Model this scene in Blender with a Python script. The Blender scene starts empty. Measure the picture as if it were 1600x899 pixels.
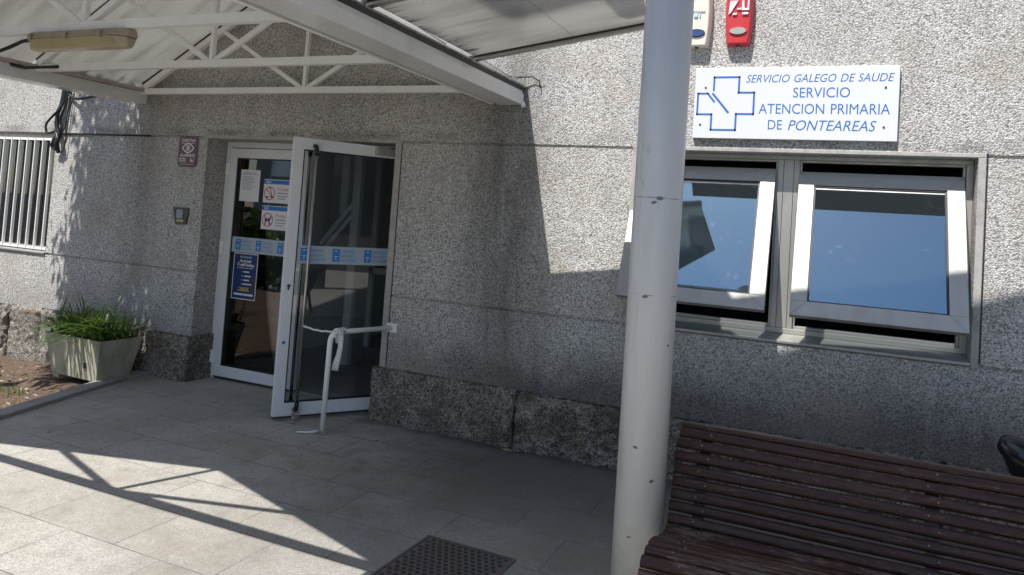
import bpy, bmesh, math, random
from mathutils import Vector, Matrix, noise
R = math.radians
random.seed(7)
S = bpy.context.scene
COL = S.collection

# ------------------------------------------------------------------ camera, light, exposure
cam = bpy.data.cameras.new("camera")
cam_o = bpy.data.objects.new("camera", cam); COL.objects.link(cam_o)
_r = Vector((1.49075119, 0.363466431, -0.271719819))          # world -> camera (x right, y down, z forward)
W2C = Matrix.Rotation(_r.length, 3, _r.normalized())
C2W = W2C.transposed()
rot = Matrix((C2W.col[0], -C2W.col[1], -C2W.col[2])).transposed()
cam_o.matrix_world = Matrix.Translation((0, -4.9, 1.58)) @ rot.to_4x4()
cam.sensor_fit = 'HORIZONTAL'; cam.sensor_width = 36
cam.lens = 36 * 1162.7 / 1600
cam.shift_y = -155.1 / 1600
cam.clip_start = 0.05; cam.clip_end = 600
S.camera = cam_o

SUN = Vector((0.205, 0.555, -1.0)).normalized()                 # the way the light travels
w = bpy.data.worlds.new("World"); S.world = w; w.use_nodes = True
wn = w.node_tree; bg = wn.nodes["Background"]
sky = wn.nodes.new("ShaderNodeTexSky"); sky.sky_type = 'NISHITA'; sky.sun_disc = False
sky.sun_elevation = math.asin(-SUN.z)
sky.sun_rotation = math.atan2(-SUN.x, -SUN.y)
sky.air_density = 1.0; sky.dust_density = 0.6; sky.ozone_density = 1.5
wn.links.new(sky.outputs[0], bg.inputs[0]); bg.inputs[1].default_value = 0.09
sun = bpy.data.lights.new("sun", 'SUN'); sun.energy = 3.4; sun.angle = R(0.38); sun.color = (1, 0.972, 0.93)
sun_o = bpy.data.objects.new("sun", sun); COL.objects.link(sun_o)
sun_o.rotation_euler = SUN.to_track_quat('-Z', 'Y').to_euler(); sun_o.location = (-3, -8, 14)
S.view_settings.view_transform = 'Standard'; S.view_settings.look = 'None'
S.view_settings.exposure = 1.03; S.view_settings.gamma = 1
S.view_settings.use_curve_mapping = False

# ------------------------------------------------------------------ material helpers
class NT:
    def __init__(s, name):
        s.m = bpy.data.materials.new(name); s.m.use_nodes = True
        s.t = s.m.node_tree; s.b = s.t.nodes["Principled BSDF"]; s.o = s.t.nodes["Material Output"]
        s._oc = None
    def n(s, kind, **kw):
        x = s.t.nodes.new("ShaderNode" + kind)
        for k, v in kw.items(): setattr(x, k, v)
        return x
    def put(s, sock, v):
        if hasattr(v, 'is_linked') or isinstance(v, bpy.types.NodeSocket): s.t.links.new(v, sock)
        else:
            if isinstance(v, (tuple, list)) and len(v) == 3 and sock.type == 'RGBA': v = (*v, 1)
            sock.default_value = v
    def oc(s):
        if s._oc is None: s._oc = s.n("TexCoord").outputs["Object"]
        return s._oc
    def xyz(s, v=None):
        x = s.n("SeparateXYZ"); s.put(x.inputs[0], v or s.oc()); return x.outputs
    def map(s, scale=(1, 1, 1), loc=(0, 0, 0), v=None):
        x = s.n("Mapping"); s.put(x.inputs[0], v or s.oc()); x.inputs["Scale"].default_value = scale; x.inputs["Location"].default_value = loc
        return x.outputs[0]
    def noise(s, scale=5, detail=4, rough=.55, v=None, out=0, dist=0):
        x = s.n("TexNoise"); s.put(x.inputs["Vector"], v or s.oc()); x.inputs["Scale"].default_value = scale
        x.inputs["Detail"].default_value = detail; x.inputs["Roughness"].default_value = rough; x.inputs["Distortion"].default_value = dist
        return x.outputs[out]
    def vor(s, scale=50, v=None, feature='F1', rnd=1.0):
        x = s.n("TexVoronoi", feature=feature); s.put(x.inputs["Vector"], v or s.oc()); x.inputs["Scale"].default_value = scale
        x.inputs["Randomness"].default_value = rnd
        return x.outputs
    def math(s, op, a, b=0.0, clamp=False):
        x = s.n("Math", operation=op, use_clamp=clamp); s.put(x.inputs[0], a); s.put(x.inputs[1], b); return x.outputs[0]
    def mr(s, v, a, b, c=0.0, d=1.0, smooth=True):
        x = s.n("MapRange", interpolation_type='SMOOTHSTEP' if smooth else 'LINEAR'); s.put(x.inputs[0], v)
        for i, q in enumerate((a, b, c, d)): s.put(x.inputs[i + 1], q)
        return x.outputs[0]
    def ramp(s, v, stops, const=False):
        x = s.n("ValToRGB"); s.put(x.inputs[0], v); cr = x.color_ramp
        if const: cr.interpolation = 'CONSTANT'
        while len(cr.elements) < len(stops): cr.elements.new(0.5)
        for e, (p, c) in zip(cr.elements, stops):
            e.position = p; e.color = (*c, 1) if isinstance(c, (tuple, list)) else (c, c, c, 1)
        return x.outputs[0]
    def mix(s, f, a, b, mode='MIX'):
        x = s.n("Mix", data_type='RGBA', blend_type=mode); s.put(x.inputs[0], f); s.put(x.inputs[6], a); s.put(x.inputs[7], b); return x.outputs[2]
    def bump(s, h, strength=.5, dist=.01, nrm=None):
        x = s.n("Bump"); x.inputs["Strength"].default_value = strength; x.inputs["Distance"].default_value = dist; s.put(x.inputs["Height"], h)
        if nrm: s.put(x.inputs["Normal"], nrm)
        return x.outputs[0]
    def fin(s, col=None, rough=None, nrm=None, metal=None, spec=None):
        if col is not None: s.put(s.b.inputs["Base Color"], col)
        if rough is not None: s.put(s.b.inputs["Roughness"], rough)
        if nrm is not None: s.put(s.b.inputs["Normal"], nrm)
        if metal is not None: s.put(s.b.inputs["Metallic"], metal)
        if spec is not None: s.put(s.b.inputs["Specular IOR Level"], spec)
        return s.m

def gauss_band(k, v, c, wd):                                    # 1 at c, fading to 0 at c +- wd
    return k.mr(k.math('ABSOLUTE', k.math('SUBTRACT', v, c)), 0.0, wd, 1.0, 0.0)

def mat_pebble(stained=True, name="pebbledash"):
    k = NT(name)
    wob = k.noise(60, 2, .5, out=1)
    v1 = k.n("VectorMath", operation='MULTIPLY_ADD'); k.put(v1.inputs[0], wob); v1.inputs[1].default_value = (.006, .006, .006); k.put(v1.inputs[2], k.oc())
    vo = k.vor(105, v1.outputs[0])
    sep = k.n("SeparateColor"); k.put(sep.inputs[0], vo["Color"])
    c = k.ramp(sep.outputs[0], [(0, (.16, .155, .148)), (.08, (.38, .37, .355)), (.27, (.53, .515, .49)), (.52, (.66, .645, .62)), (.72, (.61, .565, .505)), (.81, (.80, .785, .76)), (.92, (.56, .43, .34)), (.96, (.46, .46, .48))], const=True)
    c = k.mix(k.math('ADD', k.math('MULTIPLY', sep.outputs[1], .35), .18), c, (.55, .535, .512))
    gap = k.mr(vo["Distance"], .46, .80)
    c = k.mix(k.math('MULTIPLY', gap, .75), c, (.12, .115, .105))
    big = k.noise(1.3, 5, .6)
    c = k.mix(k.mr(big, .40, .68, .0, .24), c, (.37, .345, .31))
    med = k.noise(5.5, 5, .65, v=k.map((1, 1, .6), (2, 3, 5)))
    c = k.mix(k.mr(med, .5, .72, 0, .28), c, (.20, .185, .165))
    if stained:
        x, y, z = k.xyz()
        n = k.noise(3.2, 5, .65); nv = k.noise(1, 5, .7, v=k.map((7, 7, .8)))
        # dark growth above the plinth plus painted shade, run-off below the gutter end, streaks
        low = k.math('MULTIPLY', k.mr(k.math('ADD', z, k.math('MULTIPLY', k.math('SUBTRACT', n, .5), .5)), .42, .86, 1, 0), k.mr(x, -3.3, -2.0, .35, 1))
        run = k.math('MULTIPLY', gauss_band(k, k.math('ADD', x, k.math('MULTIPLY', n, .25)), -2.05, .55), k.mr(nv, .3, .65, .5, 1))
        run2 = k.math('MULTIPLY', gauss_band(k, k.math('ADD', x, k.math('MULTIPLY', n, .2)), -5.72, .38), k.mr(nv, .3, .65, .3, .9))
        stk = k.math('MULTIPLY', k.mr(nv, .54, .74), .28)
        sill = k.math('MULTIPLY', k.math('MULTIPLY', k.mr(x, -1.6, -.6), k.mr(x, 6, 8, 1, 0)), k.math('MULTIPLY', gauss_band(k, z, .42, .62), k.mr(nv, .2, .6, .6, 1.0)))  # shade of the lower right wall, painted in as a dark band
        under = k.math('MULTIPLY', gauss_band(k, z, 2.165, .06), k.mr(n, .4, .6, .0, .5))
        sill = k.math('MULTIPLY', sill, k.mr(x, -1.2, 1.0, .6, 1.15))  # painted shade band, stronger to the right
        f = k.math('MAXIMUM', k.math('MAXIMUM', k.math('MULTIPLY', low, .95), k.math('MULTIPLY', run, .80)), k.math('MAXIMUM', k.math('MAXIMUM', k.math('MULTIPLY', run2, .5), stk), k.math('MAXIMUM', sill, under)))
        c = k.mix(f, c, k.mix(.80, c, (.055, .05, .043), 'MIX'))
        rust = k.math('MULTIPLY', k.mr(k.noise(2.1, 3, .5, v=k.map((1, 1, 1), (5, 2, 9))), .52, .7), .25)
        c = k.mix(rust, c, (.30, .25, .18), 'MIX')
    h = k.mr(vo["Distance"], 0.05, .75, 1, 0)
    h2 = k.math('ADD', h, k.math('MULTIPLY', sep.outputs[2], .6))
    return k.fin(c, .85, k.bump(h2, .55, .005), spec=.25)

def mat_concrete(name, base=(.45, .43, .40), dirt=(.16, .15, .135), amt=.5):
    k = NT(name)
    n = k.noise(9, 6, .65); g = k.noise(220, 2, .6)
    c = k.mix(k.mr(n, .42, .72, 0, amt), base, dirt)
    c = k.mix(k.mr(g, .4, .65, 0, .35), c, tuple(q * .62 for q in base))
    return k.fin(c, .9, k.bump(k.math('ADD', g, k.math('MULTIPLY', n, .5)), .35, .003), spec=.2)

def mat_granite(name, tone=1.0, moss=.8):
    k = NT(name)
    vo = k.vor(95); sep = k.n("SeparateColor"); k.put(sep.inputs[0], vo["Color"])
    c = k.ramp(sep.outputs[0], [(0, (.05, .048, .045)), (.22, (.20, .185, .165)), (.5, (.34, .31, .27)), (.78, (.48, .44, .38)), (.92, (.30, .22, .17))], const=True)
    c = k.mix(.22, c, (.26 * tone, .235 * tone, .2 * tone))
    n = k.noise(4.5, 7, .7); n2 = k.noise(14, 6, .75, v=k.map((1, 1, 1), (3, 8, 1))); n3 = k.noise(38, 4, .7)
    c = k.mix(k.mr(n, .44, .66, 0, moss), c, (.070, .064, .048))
    c = k.mix(k.mr(n2, .54, .70, 0, moss * .8), c, (.045, .043, .036))
    c = k.mix(k.mr(n3, .60, .70, 0, .6), c, (.50, .47, .42))
    c = k.mix(k.mr(k.noise(6, 3, .5, v=k.map((1, 1, 1), (1, 4, 7))), .58, .70, 0, .35), c, (.22, .13, .085))
    h = k.math('ADD', k.math('MULTIPLY', n2, 1.0), k.math('ADD', k.math('MULTIPLY', n3, .5), k.math('MULTIPLY', sep.outputs[1], .18)))
    return k.fin(c, .92, k.bump(h, 1.0, .03), spec=.2)

def mat_paving():
    k = NT("granite_slabs")
    br = k.n("TexBrick"); br.offset = .5; br.offset_frequency = 2; br.squash = 1
    k.put(br.inputs["Vector"], k.map((1, 1, 1), (.2775, .09, 0)))
    for nm, v in (("Scale", 1.0), ("Mortar Size", .0032), ("Mortar Smooth", .4), ("Bias", 0.0), ("Brick Width", .585), ("Row Height", .39)): br.inputs[nm].default_value = v
    br.inputs["Color1"].default_value = (0, 0, 0, 1); br.inputs["Color2"].default_value = (1, 1, 1, 1); br.inputs["Mortar"].default_value = (.5, .5, .5, 1)
    vo = k.vor(230); sep = k.n("SeparateColor"); k.put(sep.inputs[0], vo["Color"])
    c = k.ramp(sep.outputs[0], [(0, (.13, .125, .115)), (.16, (.33, .315, .285)), (.4, (.43, .41, .37)), (.7, (.52, .495, .445)), (.9, (.66, .63, .57))], const=True)
    c = k.mix(.45, c, (.41, .385, .345))
    c = k.mix(k.math('MULTIPLY', br.outputs["Color"], .34), c, (.25, .235, .21))
    n = k.noise(1.1, 6, .62); n2 = k.noise(5.5, 6, .7)
    c = k.mix(k.mr(n, .40, .66, 0, .42), c, (.23, .205, .17))
    c = k.mix(k.mr(n2, .48, .70, 0, .38), c, (.19, .17, .14))
    c = k.mix(k.mr(k.noise(17, 4, .7), .56, .72, 0, .3), c, (.60, .57, .51))
    x, y, z = k.xyz()
    # blackened strip by the plinth and bench, deepened to paint in the ground shade
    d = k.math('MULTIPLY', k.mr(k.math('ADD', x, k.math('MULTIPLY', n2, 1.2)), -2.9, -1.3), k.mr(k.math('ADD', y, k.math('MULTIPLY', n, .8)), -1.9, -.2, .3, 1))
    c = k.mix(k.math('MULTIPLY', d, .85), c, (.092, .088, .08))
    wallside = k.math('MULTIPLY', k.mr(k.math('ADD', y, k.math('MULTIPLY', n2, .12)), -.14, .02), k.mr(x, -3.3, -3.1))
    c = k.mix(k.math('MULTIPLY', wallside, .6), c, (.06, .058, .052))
    # brownish patch, trodden gum
    c = k.mix(k.mr(k.noise(2.6, 3, .5, v=k.map((1, 1, 1), (2.2, 7, 0))), .60, .72, 0, .3), c, (.26, .20, .155))
    gum = k.vor(2.4, v=k.map((1, 1, 0), (.3, .55, 0)))
    gs = k.math('ADD', gum["Distance"], k.math('MULTIPLY', k.noise(30, 2, .5), .02))
    c = k.mix(k.mr(gs, .040, .050, .8, 0), c, (.06, .058, .055))
    joint = k.math('MULTIPLY', br.outputs["Fac"], k.mr(k.noise(3.3, 4, .6), .34, .62, .3, .95))
    c = k.mix(joint, c, (.075, .07, .062))
    h = k.math('SUBTRACT', k.math('MULTIPLY', sep.outputs[1], .25), k.math('MULTIPLY', br.outputs["Fac"], 1.0))
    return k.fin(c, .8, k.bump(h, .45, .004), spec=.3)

def mat_paint(name, col, rough=.35, dirt=.25, dcol=(.30, .27, .22), scale=7, spec=.5, streak=True, metal=0.0):
    k = NT(name)
    n = k.noise(scale, 6, .65, v=k.map((1, 1, .35) if streak else (1, 1, 1)))
    c = k.mix(k.mr(n, .45, .8, 0, dirt), col, dcol)
    return k.fin(c, k.mr(n, .3, .8, rough * .8, min(1, rough * 1.5)), k.bump(k.noise(40, 2, .5), .04, .002), metal, spec=spec)

CHIPS = [(-.005, -.099, .725, .014), (.066, -.073, .60, .011), (-.009, -.098, .375, .010), (.035, -.092, 1.712, .016), (.012, -.098, 1.695, .014), (-.002, -.099, 1.318, .016), (.09, -.04, 1.13, .009)]
def mat_post():
    k = NT("post_paint")
    n = k.noise(3, 6, .6, v=k.map((1, 1, .5)))
    x, y, z = k.xyz()
    c = k.mix(k.mr(n, .4, .8, 0, .28), (.60, .59, .565), (.43, .415, .385))
    ang = k.noise(9, 4, .7, v=k.map((1, 1, 2.2), (.3, .2, .7)))
    chips = k.mr(ang, .735, .745)
    ring1 = gauss_band(k, k.math('ADD', z, k.math('MULTIPLY', k.noise(12, 3, .6), .012)), 1.715, .003)
    ring2 = gauss_band(k, k.math('ADD', z, k.math('MULTIPLY', k.noise(14, 3, .6), .012)), 1.325, .003)
    m = k.mr(k.noise(14, 3, .6, v=k.map((1, 1, 1), (3, 1, 0))), .42, .56)
    wob = k.noise(60, 3, .7, out=1); va = k.n("VectorMath", operation='MULTIPLY_ADD'); k.put(va.inputs[0], wob); va.inputs[1].default_value = (.012, .012, .012); k.put(va.inputs[2], k.oc())
    for (px, py, pz, r_) in CHIPS:
        dn = k.n("VectorMath", operation='DISTANCE'); k.put(dn.inputs[0], k.map((1, 1, 1.7), (0, 0, 0), va.outputs[0])); dn.inputs[1].default_value = (px, py, pz * 1.7)
        chips = k.math('MAXIMUM', chips, k.mr(dn.outputs["Value"], r_ * .8, r_, 1, 0))
    drip = k.math('MULTIPLY', k.mr(k.noise(4, 5, .7, v=k.map((6, 6, .5), (1, 5, 3))), .55, .72), .35)
    c = k.mix(drip, c, (.34, .32, .28))
    foot = k.math('MULTIPLY', k.mr(k.math('ADD', z, k.math('MULTIPLY', ang, .5)), .25, .75, 1, 0), .5)
    c = k.mix(foot, c, (.38, .35, .30))
    ch = k.math('MAXIMUM', chips, k.math('MULTIPLY', k.math('MAXIMUM', ring1, ring2), m))
    c = k.mix(k.math('MULTIPLY', ch, .9), c, (.12, .10, .08))
    rust = k.mr(k.noise(5, 4, .7, v=k.map((1, 1, .6), (7, 1, 2))), .66, .74, 0, .45)
    c = k.mix(rust, c, (.36, .30, .20))
    return k.fin(c, .33, k.bump(k.math('SUBTRACT', k.noise(25, 2, .5), ch), .12, .002), spec=.45)

def mat_poly(clear=0.0, name="polycarbonate"):                   # dirty twin-wall polycarbonate
    k = NT(name)
    x, y, z = k.xyz()
    wv = k.n("TexWave", wave_type='BANDS', bands_direction='Y'); k.put(wv.inputs[0], k.oc()); wv.inputs["Scale"].default_value = 14; wv.inputs["Distortion"].default_value = 0
    n = k.noise(1.6, 5, .6, v=k.map((.7, 4, .7))); n2 = k.noise(2, 5, .65, v=k.map((1.2, 9, 1.2), (4, 4, 1)))
    c = k.mix(k.mr(n, .35, .75, 0, .7), (.74, .735, .715), (.48, .47, .45))
    c = k.mix(k.math('MULTIPLY', wv.outputs["Fac"], .09), c, (.50, .50, .49))
    c = k.mix(k.mr(n2, .55, .8, 0, .4), c, (.50, .42, .37))
    brush = k.mr(k.math('ADD', x, k.math('MULTIPLY', k.noise(1, 3, .7, v=k.map((1.5, 34, 1))), -.34)), -2.315, -2.20, 1, 0)
    c = k.mix(k.math('MULTIPLY', k.math('MULTIPLY', brush, k.mr(x, -2.2, -2.15)), .85), c, (.06, .055, .05))
    di = k.n("BsdfDiffuse"); tr = k.n("BsdfTranslucent"); gl = k.n("BsdfGlossy"); gl.inputs["Roughness"].default_value = .18
    k.put(di.inputs[0], c); k.put(tr.inputs[0], k.mix(1.0, c, (.94, .935, .91), 'MULTIPLY'))
    m1 = k.n("MixShader"); m1.inputs[0].default_value = .66; k.t.links.new(di.outputs[0], m1.inputs[1]); k.t.links.new(tr.outputs[0], m1.inputs[2])
    fr = k.n("Fresnel"); fr.inputs[0].default_value = 1.45
    m2 = k.n("MixShader"); k.t.links.new(fr.outputs[0], m2.inputs[0]); k.t.links.new(m1.outputs[0], m2.inputs[1]); k.t.links.new(gl.outputs[0], m2.inputs[2])
    out = m2.outputs[0]
    if clear:
        tp = k.n("BsdfTransparent"); m3 = k.n("MixShader"); m3.inputs[0].default_value = clear
        k.t.links.new(out, m3.inputs[1]); k.t.links.new(tp.outputs[0], m3.inputs[2]); out = m3.outputs[0]
    k.t.links.new(out, k.o.inputs[0])
    return k.m

def mat_glass(name, tint=(.75, .8, .8), refl=None, rcol=(1, 1, 1), smudge=.0):
    k = NT(name)
    tr = k.n("BsdfTransparent"); tr.inputs[0].default_value = (*tint, 1)
    gl = k.n("BsdfGlossy"); gl.inputs["Roughness"].default_value = .004; gl.inputs[0].default_value = (*rcol, 1)
    fr = k.n("Fresnel"); fr.inputs[0].default_value = 1.5
    f = k.math('ADD', k.math('MULTIPLY', fr.outputs[0], 1.7), (refl or 0.0), clamp=True)
    m = k.n("MixShader"); k.put(m.inputs[0], f); k.t.links.new(tr.outputs[0], m.inputs[1]); k.t.links.new(gl.outputs[0], m.inputs[2])
    out = m.outputs[0]
    if smudge:
        df = k.n("BsdfDiffuse"); df.inputs[0].default_value = (.6, .6, .6, 1)
        s = k.math('MULTIPLY', k.mr(k.noise(16, 6, .75), .58, .74), k.mr(k.noise(2.3, 2, .5), .46, .62))
        m3 = k.n("MixShader"); k.put(m3.inputs[0], k.math('ADD', k.math('MULTIPLY', s, smudge), .012)); k.t.links.new(out, m3.inputs[1]); k.t.links.new(df.outputs[0], m3.inputs[2]); out = m3.outputs[0]
    k.t.links.new(out, k.o.inputs[0])
    return k.m

def mat_wood():
    k = NT("varnished_slats")
    g = k.noise(6, 6, .7, v=k.map((.6, 14, 14))); n = k.noise(3, 5, .7, v=k.map((1, 3, 3), (3, 1, 1))); f = k.noise(60, 3, .7, v=k.map((.25, 2, 2)))
    c = k.mix(g, (.024, .0075, .0052), (.054, .017, .0115))
    x, y, z = k.xyz()
    x, y, z = k.xyz(); seat = k.mr(y, -1.86, -1.80, 1, .2)                             # the seat slats are worn, the back is not
    wear = k.math('MULTIPLY', k.mr(k.math('ADD', k.math('MULTIPLY', n, .6), k.math('MULTIPLY', f, .4)), .50, .60), seat)
    c = k.mix(k.math('MULTIPLY', wear, .7), c, (.20, .15, .11))
    fade = k.noise(1.7, 4, .6, v=k.map((.7, 22, 22), (4, 2, 8)))
    c = k.mix(k.mr(fade, .5, .7, 0, .4), c, (.085, .040, .030))
    c = k.mix(k.math('MULTIPLY', k.mr(f, .62, .69), .4), c, (.2, .16, .13))
    return k.fin(c, k.mr(n, .3, .7, .33, .55), k.bump(g, .2, .003), spec=.32)

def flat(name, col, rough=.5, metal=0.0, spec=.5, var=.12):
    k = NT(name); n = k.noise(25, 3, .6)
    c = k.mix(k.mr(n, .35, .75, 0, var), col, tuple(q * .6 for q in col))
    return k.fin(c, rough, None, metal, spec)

def mat_soil():
    k = NT("soil"); n = k.noise(6, 7, .7); m = k.noise(45, 4, .7)
    c = k.mix(n, (.07, .046, .033), (.19, .135, .10)); c = k.mix(k.mr(m, .52, .7, 0, .5), c, (.33, .265, .2))
    c = k.mix(k.mr(m, .3, .42, .6, 0), c, (.03, .022, .016))
    return k.fin(c, .95, k.bump(k.math('ADD', n, m), .9, .02), spec=.1)

def mat_leaf(name, a, b, trans=.35):
    k = NT(name)
    nz = k.noise(9, 3, .6)
    c = k.mix(nz, a, b); c = k.mix(k.mr(k.noise(23, 2, .5), .58, .68, 0, .7), c, (.26, .24, .07))
    di = k.n("BsdfPrincipled"); k.put(di.inputs["Base Color"], c); di.inputs["Roughness"].default_value = .42
    tr = k.n("BsdfTranslucent"); k.put(tr.inputs[0], k.mix(.5, c, (.16, .26, .03)))
    m = k.n("MixShader"); m.inputs[0].default_value = trans
    k.t.links.new(di.outputs[0], m.inputs[1]); k.t.links.new(tr.outputs[0], m.inputs[2]); k.t.links.new(m.outputs[0], k.o.inputs[0])
    return k.m

M = dict(
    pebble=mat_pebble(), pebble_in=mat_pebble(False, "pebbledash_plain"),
    trim=mat_concrete("cement_trim"), granite=mat_granite("rough_granite", 1.2, .66), granite_pale=mat_granite("rough_granite_pale", 1.35, .3),  # the blocks left of the door take the paler, less mossy granite
    paving=mat_paving(), ground=mat_concrete("asphalt", (.09, .088, .085), (.05, .05, .05)), kerb=mat_concrete("kerb_stone", (.34, .33, .31)),
    white=mat_paint("white_steel_paint", (.86, .85, .82), .34, .12), gutter=mat_paint("gutter_paint", (.72, .71, .69), .16, .3, (.42, .39, .34), 4),
    alu=mat_paint("pale_aluminium", (.39, .38, .352), .46, .14, (.30, .285, .245), 12, metal=.5), door=mat_paint("door_lacquer", (.72, .73, .75), .34, .14, (.5, .5, .5), 10),
    dgrey=flat("dark_gasket", (.018, .018, .019), .5), black=flat("black_plastic", (.014, .014, .015), .38), intergrey=flat("intercom_grey", (.085, .08, .072), .6), grit=flat("dry_grit", (.46, .36, .24), .9, var=.6), boltsteel=flat("dull_bolt", (.17, .165, .16), .45, 1.0), steel=flat("brushed_steel", (.45, .43, .41), .26, 1.0),
    poly=mat_poly(), post=mat_post(), wood=mat_wood(), soil=mat_soil(),
    gwin=mat_glass("reflecting_glass", (.86, .90, .92), .14, (.52, .80, 1.0), .16), gdoor=mat_glass("door_glass", (.82, .85, .86), 0.0), gblind=mat_glass("plain_glass", (.8, .84, .84)),
    planter=mat_paint("planter_cement", (.44, .42, .32), .8, .9, (.12, .11, .075), 5, .2), leaf=mat_leaf("strap_leaf", (.045, .10, .016), (.13, .22, .05)),
    treeleaf=mat_leaf("tree_leaf", (.03, .06, .015), (.08, .13, .03)), bark=mat_concrete("bark", (.16, .12, .09), (.05, .04, .03)),
    sign=mat_paint("sign_panel", (.68, .69, .72), .25, .08, (.6, .6, .6)), blue=flat("blue_lettering", (.045, .145, .46), .45, var=.03), skyblue=flat("print_blue", (.02, .17, .52), .5, var=.03),
    navy=flat("poster_navy", (.006, .035, .16), .4, var=.3), paper=flat("paper", (.74, .75, .76), .7, var=.05), red=flat("print_red", (.62, .04, .05), .5, var=.03),
    ink=flat("ink", (.05, .05, .06), .7), greyink=flat("grey_ink", (.32, .34, .40), .7), paleblue=flat("pale_print", (.42, .62, .82), .6, var=.03), yellow=flat("print_yellow", (.75, .55, .05), .6),
    band=flat("frosted_band", (.40, .48, .53), .45, var=.05), maroon=flat("maroon_plate", (.105, .022, .045), .35, var=.05), bandwhite=flat("white_print", (.76, .76, .76), .5, var=.03),
    alred=mat_paint("red_plastic", (.55, .035, .045), .32, .12, (.40, .06, .06), 9), alcream=mat_paint("cream_plastic", (.78, .74, .62), .35, .2, (.6, .52, .38), 9), lens=flat("lens_grey", (.38, .40, .36), .15, var=.2), lensblue=flat("lens_blue", (.05, .09, .22), .12, var=.2),
    lampbody=mat_paint("aged_housing", (.36, .30, .215), .5, .5, (.2, .17, .13), 10), lampdiff=mat_paint("aged_diffuser", (.40, .34, .19), .25, .5, (.24, .20, .10), 6), rustpaint=mat_paint("rusty_strip", (.42, .34, .31), .6, .6, (.24, .15, .12), 14),
    cable=flat("cable_black", (.012, .012, .013), .45), cablegrey=flat("cable_grey", (.30, .30, .30), .5), rag=flat("white_rag", (.70, .69, .66), .85, var=.2), rope=flat("old_rope", (.36, .30, .25), .9, var=.4),
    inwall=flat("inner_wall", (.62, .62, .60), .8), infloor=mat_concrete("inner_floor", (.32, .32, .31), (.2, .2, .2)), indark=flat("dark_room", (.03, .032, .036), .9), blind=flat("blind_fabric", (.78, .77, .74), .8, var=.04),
    iron=None, bwall=mat_paint("facade_white", (.62, .60, .56), .8, .2), bdark=flat("facade_opening", (.03, .035, .04), .2), slabm=mat_concrete("slab_concrete", (.16, .16, .16)), wingm=mat_concrete("wing_render", (.13, .13, .13)), lacq=flat("black_lacquer", (.010, .010, .011), .22),
)
k = NT("cast_iron_cover"); n_ = k.noise(7, 5, .6)
M['irondark'] = flat('worn_iron', (.048, .045, .043), .55)
M['iron'] = k.fin(k.mix(k.mr(n_, .4, .68), (.115, .105, .10), (.155, .105, .085)), .75, k.bump(k.noise(90, 3, .6), .4, .003), spec=.3)

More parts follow.
